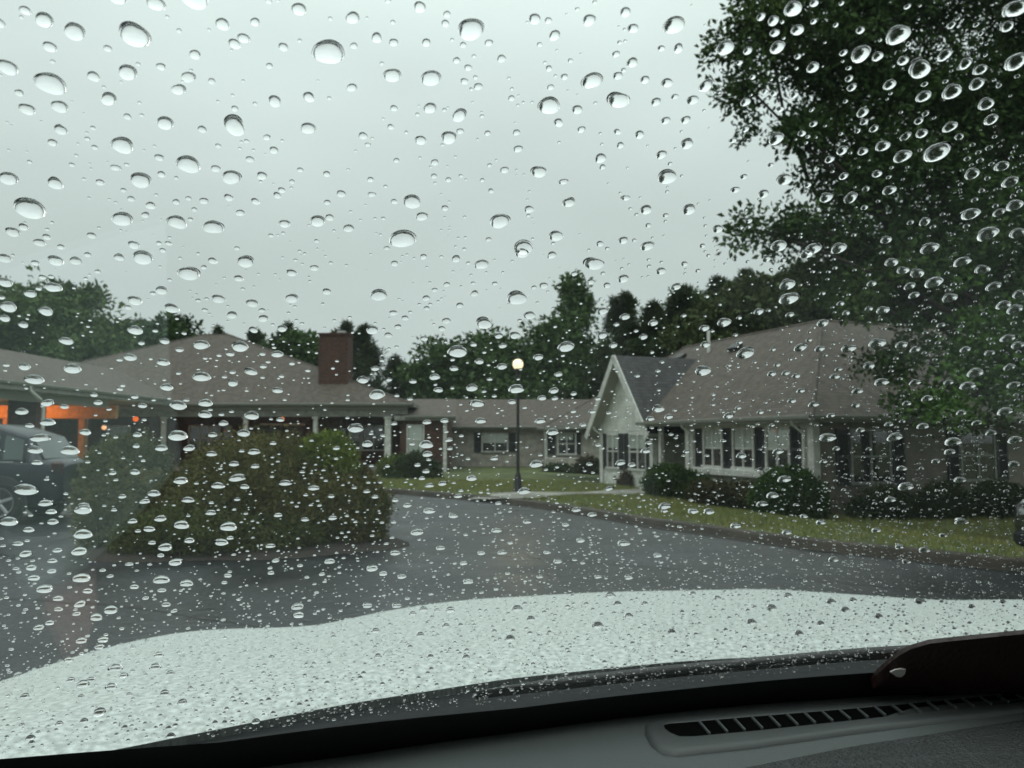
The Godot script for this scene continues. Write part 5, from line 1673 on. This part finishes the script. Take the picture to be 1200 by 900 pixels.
func leather_cover():
	var top := [Vector2(1017, 789), Vector2(1022, 781), Vector2(1035, 769), Vector2(1048, 758), Vector2(1062, 750), Vector2(1085, 743), Vector2(1130, 738), Vector2(1200, 731), Vector2(1300, 727), Vector2(1420, 731)]
	var bot := [Vector2(1017, 791), Vector2(1045, 797), Vector2(1100, 803), Vector2(1200, 799), Vector2(1420, 797)]
	var mb := MB.new()
	var ins := []
	var outs := []
	for k in 7: ins.append([]); outs.append([])
	var cols := [1017, 1020, 1024, 1030, 1036, 1042, 1048, 1055, 1062, 1072, 1085, 1105, 1130, 1165, 1200, 1250, 1300, 1360, 1420]
	for px in cols:
		var a := along(top, px)
		var b := maxf(along(bot, px), a + 2.0)
		for k in 7:
			var h := glass_hit(px, lerpf(a, b, k / 6.0))
			var bulge := 0.006 * sin(k / 6.0 * PI)
			ins[k].append(glass(h.x, h.y, -0.0095 - bulge))
			outs[k].append(glass(h.x, h.y, -0.0055))
	var c: Vector3 = ins[3][9]
	for r in ins + outs:
		for i in r.size(): r[i] -= c
	mb.sheet(ins, false)
	mb.sheet(outs, true)
	mb.sheet([outs[0], ins[0]], false)
	var lf := [[], []]
	for k in 7: lf[0].append(outs[k][0]); lf[1].append(ins[k][0])
	mb.sheet(lf, false)
	var o := put("leather_cover", mb, M.leather, self, c)
	tag(o, "dark red-brown leather cover leaning against the foot of the windshield above the vent", "cover")
	var sp := MB.new()
	var pts := []
	for e in [[1036, 769], [1042, 766], [1049, 765], [1054, 766], [1053, 771], [1049, 775], [1043, 774]]:
		var h := glass_hit(e[0], e[1])
		pts.append(glass(h.x, h.y, -0.0152) - c)
	sp.prism(pts, glass_frame(0.3, 0.05).z * -0.0012)
	put("pale_patch", sp, M.pale, o)

# ------------------------------------------------------------------ rain on the glass
func drop_into(V: PackedVector3Array, N: PackedVector3Array, I: PackedInt32Array, p: Vector3, b: Basis, a: float, ca: float, seg: int, rings: int, wob: float, sag: float, sq := 1.0):
	var k0 := V.size()
	var f1 := rng.randf() * TAU
	var f2 := rng.randf() * TAU
	var w2 := wob * rng.randf_range(0.4, 1.3)
	if wob > 0.0 and rng.randf() < 0.14: w2 *= 2.3
	var w3 := wob * rng.randf_range(0.1, 0.8)
	var tail := rng.randf_range(0.1, 0.3) if wob > 0.0 and rng.randf() < 0.16 else 0.0
	var f3 := PI * 0.5 + rng.randfn() * 0.7
	var rim := PackedVector2Array()
	for j in seg:
		var th := TAU * j / seg
		var r := a * (1.0 + w2 * cos(2.0 * th + f1) + w3 * cos(3.0 * th + f2) + tail * pow(maxf(0.0, cos(th - f3)), 10.0))
		rim.append(Vector2(cos(th), sin(th) * sq) * r)
	var sc := sin(ca)
	# dome from the apex outwards
	for i in rings + 1:
		var ph := ca * i / rings
		var z := (cos(ph) - cos(ca)) / sc * a
		for j in seg:
			var q := rim[j] * (sin(ph) / sc)
			var nn := Vector3(cos(TAU * j / seg) * sin(ph), sin(TAU * j / seg) * sin(ph) / sq, cos(ph))
			nn.z += sag * nn.y
			V.append(p + b.x * q.x + b.y * (q.y - sag * z) + b.z * z)
			N.append((b * nn).normalized())
	for i in rings:
		for j in seg:
			var j2 := (j + 1) % seg
			var A := k0 + i * seg + j
			var B := k0 + i * seg + j2
			var C := A + seg
			var D := B + seg
			if i > 0: I.append_array(PackedInt32Array([A, B, D]))
			I.append_array(PackedInt32Array([A, D, C]))
	# flat back on the glass
	var kb := V.size()
	for j in seg:
		V.append(p + b.x * rim[j].x + b.y * rim[j].y); N.append(-b.z)
	for j in range(1, seg - 1): I.append_array(PackedInt32Array([kb, kb + j, kb + j + 1]))

func drop_mesh(V, N, I) -> ArrayMesh:
	var ar := []
	ar.resize(Mesh.ARRAY_MAX)
	ar[Mesh.ARRAY_VERTEX] = V; ar[Mesh.ARRAY_NORMAL] = N; ar[Mesh.ARRAY_INDEX] = I
	var m := ArrayMesh.new()
	m.add_surface_from_arrays(Mesh.PRIMITIVE_TRIANGLES, ar)
	m.surface_set_material(0, M.water)
	return m

const ZONES := [["over the brick chimney", 365, 380, 425, 445], ["over the lit lamp post", 585, 405, 632, 585], ["over the oak leaves at the top edge", 815, 0, 1201, 60], ["over the upper oak crown by its tip", 815, 60, 960, 200], ["over the thick of the upper oak", 960, 60, 1080, 200],
	["over the sky gaps in the oak", 1080, 60, 1201, 200], ["over the middle of the oak", 1000, 200, 1201, 330], ["over the inner fork of the oak", 880, 200, 1000, 330], ["over the low oak fronds before the roof", 985, 330, 1095, 480], ["over the lowest oak fronds by the frame", 1095, 330, 1201, 480],
	["over the first shuttered side window", 955, 480, 1100, 575], ["over the last shuttered side window", 1100, 480, 1201, 575], ["over the shrubs under the side wall", 955, 575, 1201, 625], ["over the triple window", 800, 485, 955, 562], ["over the round clipped shrub", 880, 562, 965, 620],
	["over the cottage roof's far part", 760, 400, 870, 485], ["over the cottage roof's near part", 870, 395, 985, 485], ["over the pines above the cottage", 700, 320, 985, 400], ["over the pale gable wall", 685, 485, 800, 575], ["over the gable's slate roof", 685, 400, 760, 485],
	["over the tall green tree", 632, 320, 700, 465], ["over the lower green tree", 490, 370, 585, 465], ["over the beige house wall", 520, 465, 700, 545], ["over the lawn by the path", 600, 545, 960, 610], ["over the lawn before the beige house", 455, 545, 600, 590],
	["over the brick wing", 440, 460, 520, 545], ["over the lodge roof's middle", 240, 390, 365, 475], ["over the lodge roof's right end", 365, 445, 500, 475], ["over the lodge roof's left end", 150, 420, 240, 475], ["over the conifers along the lodge roof", 150, 370, 480, 420], ["over the porch columns", 250, 475, 440, 520], ["over the porch next to the canopy", 160, 475, 250, 520],
	["over the orange-lit canopy", 0, 440, 160, 498], ["over the pale leafy tree", 0, 310, 150, 440], ["over the windows of the parked car", 0, 498, 110, 540], ["over the parked car's side", 0, 540, 90, 630], ["over the grey mounded shrub", 90, 510, 215, 645], ["over the middle mounded shrub", 215, 505, 345, 645], ["over the mounded shrub's road end", 345, 505, 458, 640],
	["over the kerb and grass strip", 900, 610, 1201, 665], ["over the wet road in front of the shrubs", 150, 640, 420, 735], ["over the wet road in the middle", 420, 580, 640, 705], ["over the wet road by the kerb", 640, 600, 900, 690], ["over the wet road at the far side", 900, 640, 1201, 695], ["over the pale reflection by the car", 0, 620, 150, 800],
	["over the white hood's near corner", 0, 735, 330, 880], ["over the white hood's middle", 330, 690, 700, 800], ["over the white hood's far side", 700, 685, 1201, 760], ["over the black cowl", 0, 750, 1201, 900],
	["in the sky's top corner beside the frame", -40, -40, 140, 110], ["in the high sky near the top edge", 140, -40, 280, 110], ["in the high sky around the biggest drop", 280, -40, 460, 130], ["in the high central sky", 460, -40, 640, 130], ["in the high sky before the oak", 640, -40, 830, 130],
	["in the mid sky beside the frame", -40, 110, 140, 250], ["in the mid sky over the lodge", 140, 110, 280, 250], ["in the mid sky over the chimney", 280, 130, 460, 260], ["in the mid sky over the lamp", 460, 130, 640, 260], ["in the mid sky by the oak's tip", 640, 130, 900, 260],
	["in the low sky over the pale tree", -40, 250, 140, 320], ["in the low sky over the lodge ridge", 140, 250, 280, 372], ["in the low sky over the chimney", 280, 260, 420, 385], ["in the low sky by the small conifers", 420, 260, 520, 430], ["in the low sky over the green tree", 520, 260, 680, 370], ["in the low sky over the pines", 680, 260, 880, 330]]
const ORDINAL := ["largest", "second largest", "third largest", "fourth largest", "fifth largest", "sixth largest", "seventh largest", "eighth largest", "ninth largest", "tenth largest", "eleventh largest", "twelfth largest", "thirteenth largest", "fourteenth largest", "fifteenth largest", "sixteenth largest"]

func rain():
	var list := []          # [px, py, width px, s, t, radius]
	for tile in DROPS:
		var a: Array = DROPS[tile]
		for i in range(0, a.size(), 3):
			var px: float = tile.x + a[i] / 3.0
			var py: float = tile.y + a[i + 1] / 3.0
			var h := glass_hit(px, py)
			var p := glass(h.x, h.y, 0.0028)
			var z := -p.z * cos(PITCH) + (p.y - EYE) * sin(PITCH)
			list.append([px, py, a[i + 2] / 3.0, h.x, h.y, a[i + 2] / 6.0 * z / F * 0.92])
	list.sort_custom(func(x, y): return x[2] > y[2])
	var cells := {}
	var free := func(s: float, t: float, r: float, gap: float) -> bool:
		for i in range(int(floor(s / 0.012)) - 1, int(floor(s / 0.012)) + 2):
			for j in range(int(floor(t / 0.012)) - 1, int(floor(t / 0.012)) + 2):
				for e in cells.get(Vector2i(i, j), []):
					if Vector2(s - e.x, t - e.y).length() < (r + e.z) * gap: return false
		return true
	var mark := func(s: float, t: float, r: float):
		var c := Vector2i(int(floor(s / 0.012)), int(floor(t / 0.012)))
		if not cells.has(c): cells[c] = []
		cells[c].append(Vector3(s, t, r))
	var ranks := {}
	var V := PackedVector3Array()
	var N := PackedVector3Array()
	var I := PackedInt32Array()
	var made := 0
	for e in list:
		if not free.call(e[3], e[4], e[5], 0.93): e[5] *= 0.8
		mark.call(e[3], e[4], e[5])
		var b := glass_frame(e[3], e[4])
		var p := glass(e[3], e[4], 0.0028)
		var ca := deg_to_rad(rng.randf_range(-5, 3) + lerpf(86.0, 58.0, smooth(0.06, 0.42, e[4])) + 6.0 * smooth(0.45, 0.6, e[4]))
		if made < 300:
			var v2 := PackedVector3Array()
			var n2 := PackedVector3Array()
			var i2 := PackedInt32Array()
			drop_into(v2, n2, i2, Vector3.ZERO, b, e[5], ca, 28, 9, 0.075, rng.randf_range(-0.15, 0.05), lerpf(0.6, 0.96, smooth(0.18, 0.54, e[4])))
			var o := MeshInstance3D.new()
			o.name = "raindrop"
			o.mesh = drop_mesh(v2, n2, i2)
			add_child(o, true)
			o.position = p
			var zn := "over the windshield's margin"
			for q in ZONES:
				if e[0] >= q[1] and e[0] < q[3] and e[1] >= q[2] and e[1] < q[4]: zn = q[0]; break
			var rk: int = ranks.get(zn, 0)
			ranks[zn] = rk + 1
			tag(o, "%s raindrop on the glass %s" % [ORDINAL[mini(rk, 15)], zn], "raindrop", "raindrops on the windshield")
			made += 1
		else:
			drop_into(V, N, I, p, b, e[5], ca, 18, 6, 0.075, rng.randf_range(-0.15, 0.05), lerpf(0.6, 0.96, smooth(0.18, 0.54, e[4])))
	# the uncounted small drops, scattered over the whole pane; some in runs down the glass
	var n := 0
	var tries := 0
	while n < SMALL_DROPS and tries < 200000:
		tries += 1
		var s := rng.randf_range(-0.56, 0.95)
		var t := rng.randf_range(-0.01, 0.73)
		if t < foot_t(s) + 0.0015: continue
		var dens := 0.55 + 0.6 * noise.get_noise_2d(s * 900.0, t * 900.0) + 0.35 * smooth(0.0, 0.25, s) + 0.5 * (1.0 - smooth(0.0, 0.45, t)) + 0.6 * (1.0 - smooth(0.0, 0.08, t)) - 0.25 * smooth(0.4, 0.6, t)
		if rng.randf() > dens: continue
		var run := 1
		if rng.randf() < 0.07: run = rng.randi_range(3, 7)
		for k in run:
			var r := 0.00098 * exp(rng.randfn() * 0.44)
			r = clampf(r, 0.0004, 0.0023) if rng.randf() < 0.62 else rng.randf_range(0.0004, 0.0008)
			if run > 1: r = minf(r * 1.1, 0.0016)
			var ss := s + rng.randf_range(-0.0012, 0.0012) * (1 if run > 1 else 0)
			var tt := t - k * rng.randf_range(0.004, 0.009)
			if tt < foot_t(ss) + 0.0015: break
			if not free.call(ss, tt, r, 1.12): continue
			mark.call(ss, tt, r)
			drop_into(V, N, I, glass(ss, tt, 0.0028), glass_frame(ss, tt), r, deg_to_rad(rng.randf_range(-6, 3) + lerpf(86.0, 57.0, smooth(0.06, 0.42, tt))), 12 if r > 0.0007 else 9, 4 if r > 0.0007 else 3, 0.06, rng.randf_range(-0.15, 0.1), lerpf(0.58, 0.97, smooth(0.18, 0.54, tt)))
			n += 1
	print("small drops ", n, " tries ", tries)
	var o := MeshInstance3D.new()
	o.name = "raindrops"
	o.mesh = drop_mesh(V, N, I)
	add_child(o, true)
	tag(o, "countless fine raindrops scattered between the larger ones all over the windshield", "raindrops")
	o.set_meta("kind", "stuff")

const SMALL_DROPS := 24000

func _ready():
	rng.seed = 4242
	noise.seed = 77
	noise.frequency = 0.03
	# camera: a phone held at the seat; focus on the drops
	var cam := Camera3D.new()
	cam.name = "camera"
	cam.position = Vector3(0, EYE, 0)
	cam.rotation = Vector3(PITCH, 0, 0)
	cam.near = 0.02
	cam.far = 1500.0
	var ca := CameraAttributesPhysical.new()
	ca.frustum_focal_length = 12.0 / (450.0 / F)
	ca.frustum_focus_distance = 0.44
	ca.exposure_aperture = 20.0
	ca.frustum_near = 0.02
	ca.frustum_far = 1500.0
	cam.attributes = ca
	cam.fov = rad_to_deg(2.0 * atan(450.0 / F))
	add_child(cam)
	cam.current = true
	# overcast sky
	var env := Environment.new()
	env.background_mode = Environment.BG_SKY
	var sky := Sky.new()
	var pm := PanoramaSkyMaterial.new()
	pm.panorama = sky_image()
	sky.sky_material = pm
	env.sky = sky
	env.tonemap_mode = Environment.TONE_MAPPER_LINEAR
	env.tonemap_exposure = 1.0
	env.sdfgi_enabled = true
	env.ssao_enabled = true
	env.ssil_enabled = true
	var we := WorldEnvironment.new()
	we.name = "world"
	we.environment = env
	add_child(we)
	var sun := DirectionalLight3D.new()
	sun.name = "sun"
	sun.light_energy = 0.15
	sun.light_angular_distance = 40.0
	sun.light_color = Color(1.0, 0.98, 0.95)
	sun.rotation_degrees = Vector3(-62, -35, 0)
	sun.shadow_enabled = true
	add_child(sun)
	materials()
	build_ground()
	lodge()
	canopy()
	far_house()
	cottage()
	plants()
	grass_blades()
	lamp_post()
	suv("dark blue-grey car parked beyond the island, its tail next to the shrubs", Vector3(-10.4, 0.0, -14.03), PI + 0.166, M.paint_dark, 1.05)
	suv("black car whose nose juts in at the frame's edge by the kerb", Vector3(at(1178, 600, 8.3).x + 2.3, 0.0, -7.4), PI - 0.1, M.paint_black, 1.0)
	# the warm lamps under the canopy and on the porch
	lamp_globe("hanging_lamp", "warm lamp that lights the cross beam under the canopy", Vector3(-19.6, 2.62, -31.2), 0.09, Color(1.0, 0.62, 0.27), 1.0, 2.4)
	lamp_globe("hanging_lamp", "warm lamp under the canopy beyond the brick pier", Vector3(-21.6, 2.62, -31.4), 0.09, Color(1.0, 0.62, 0.27), 1.0, 1.6)
	lamp_globe("wall_lamp", "small bright lamp under the canopy beside the orange post", at(122, 501, 34.0), 0.1, Color(1.0, 0.72, 0.5), 1.2, 0.25)
	lamp_globe("porch_lamp", "amber porch lamp at the end of the orange beam", at(159, 491, 38.0), 0.13, Color(1.0, 0.45, 0.14), 0.9, 0.3)
	lamp_globe("porch_lamp", "amber porch lamp between the middle porch columns", at(331, 491, 38.6), 0.1, Color(1.0, 0.5, 0.16), 0.9, 0.25)
	our_car()
	rain()
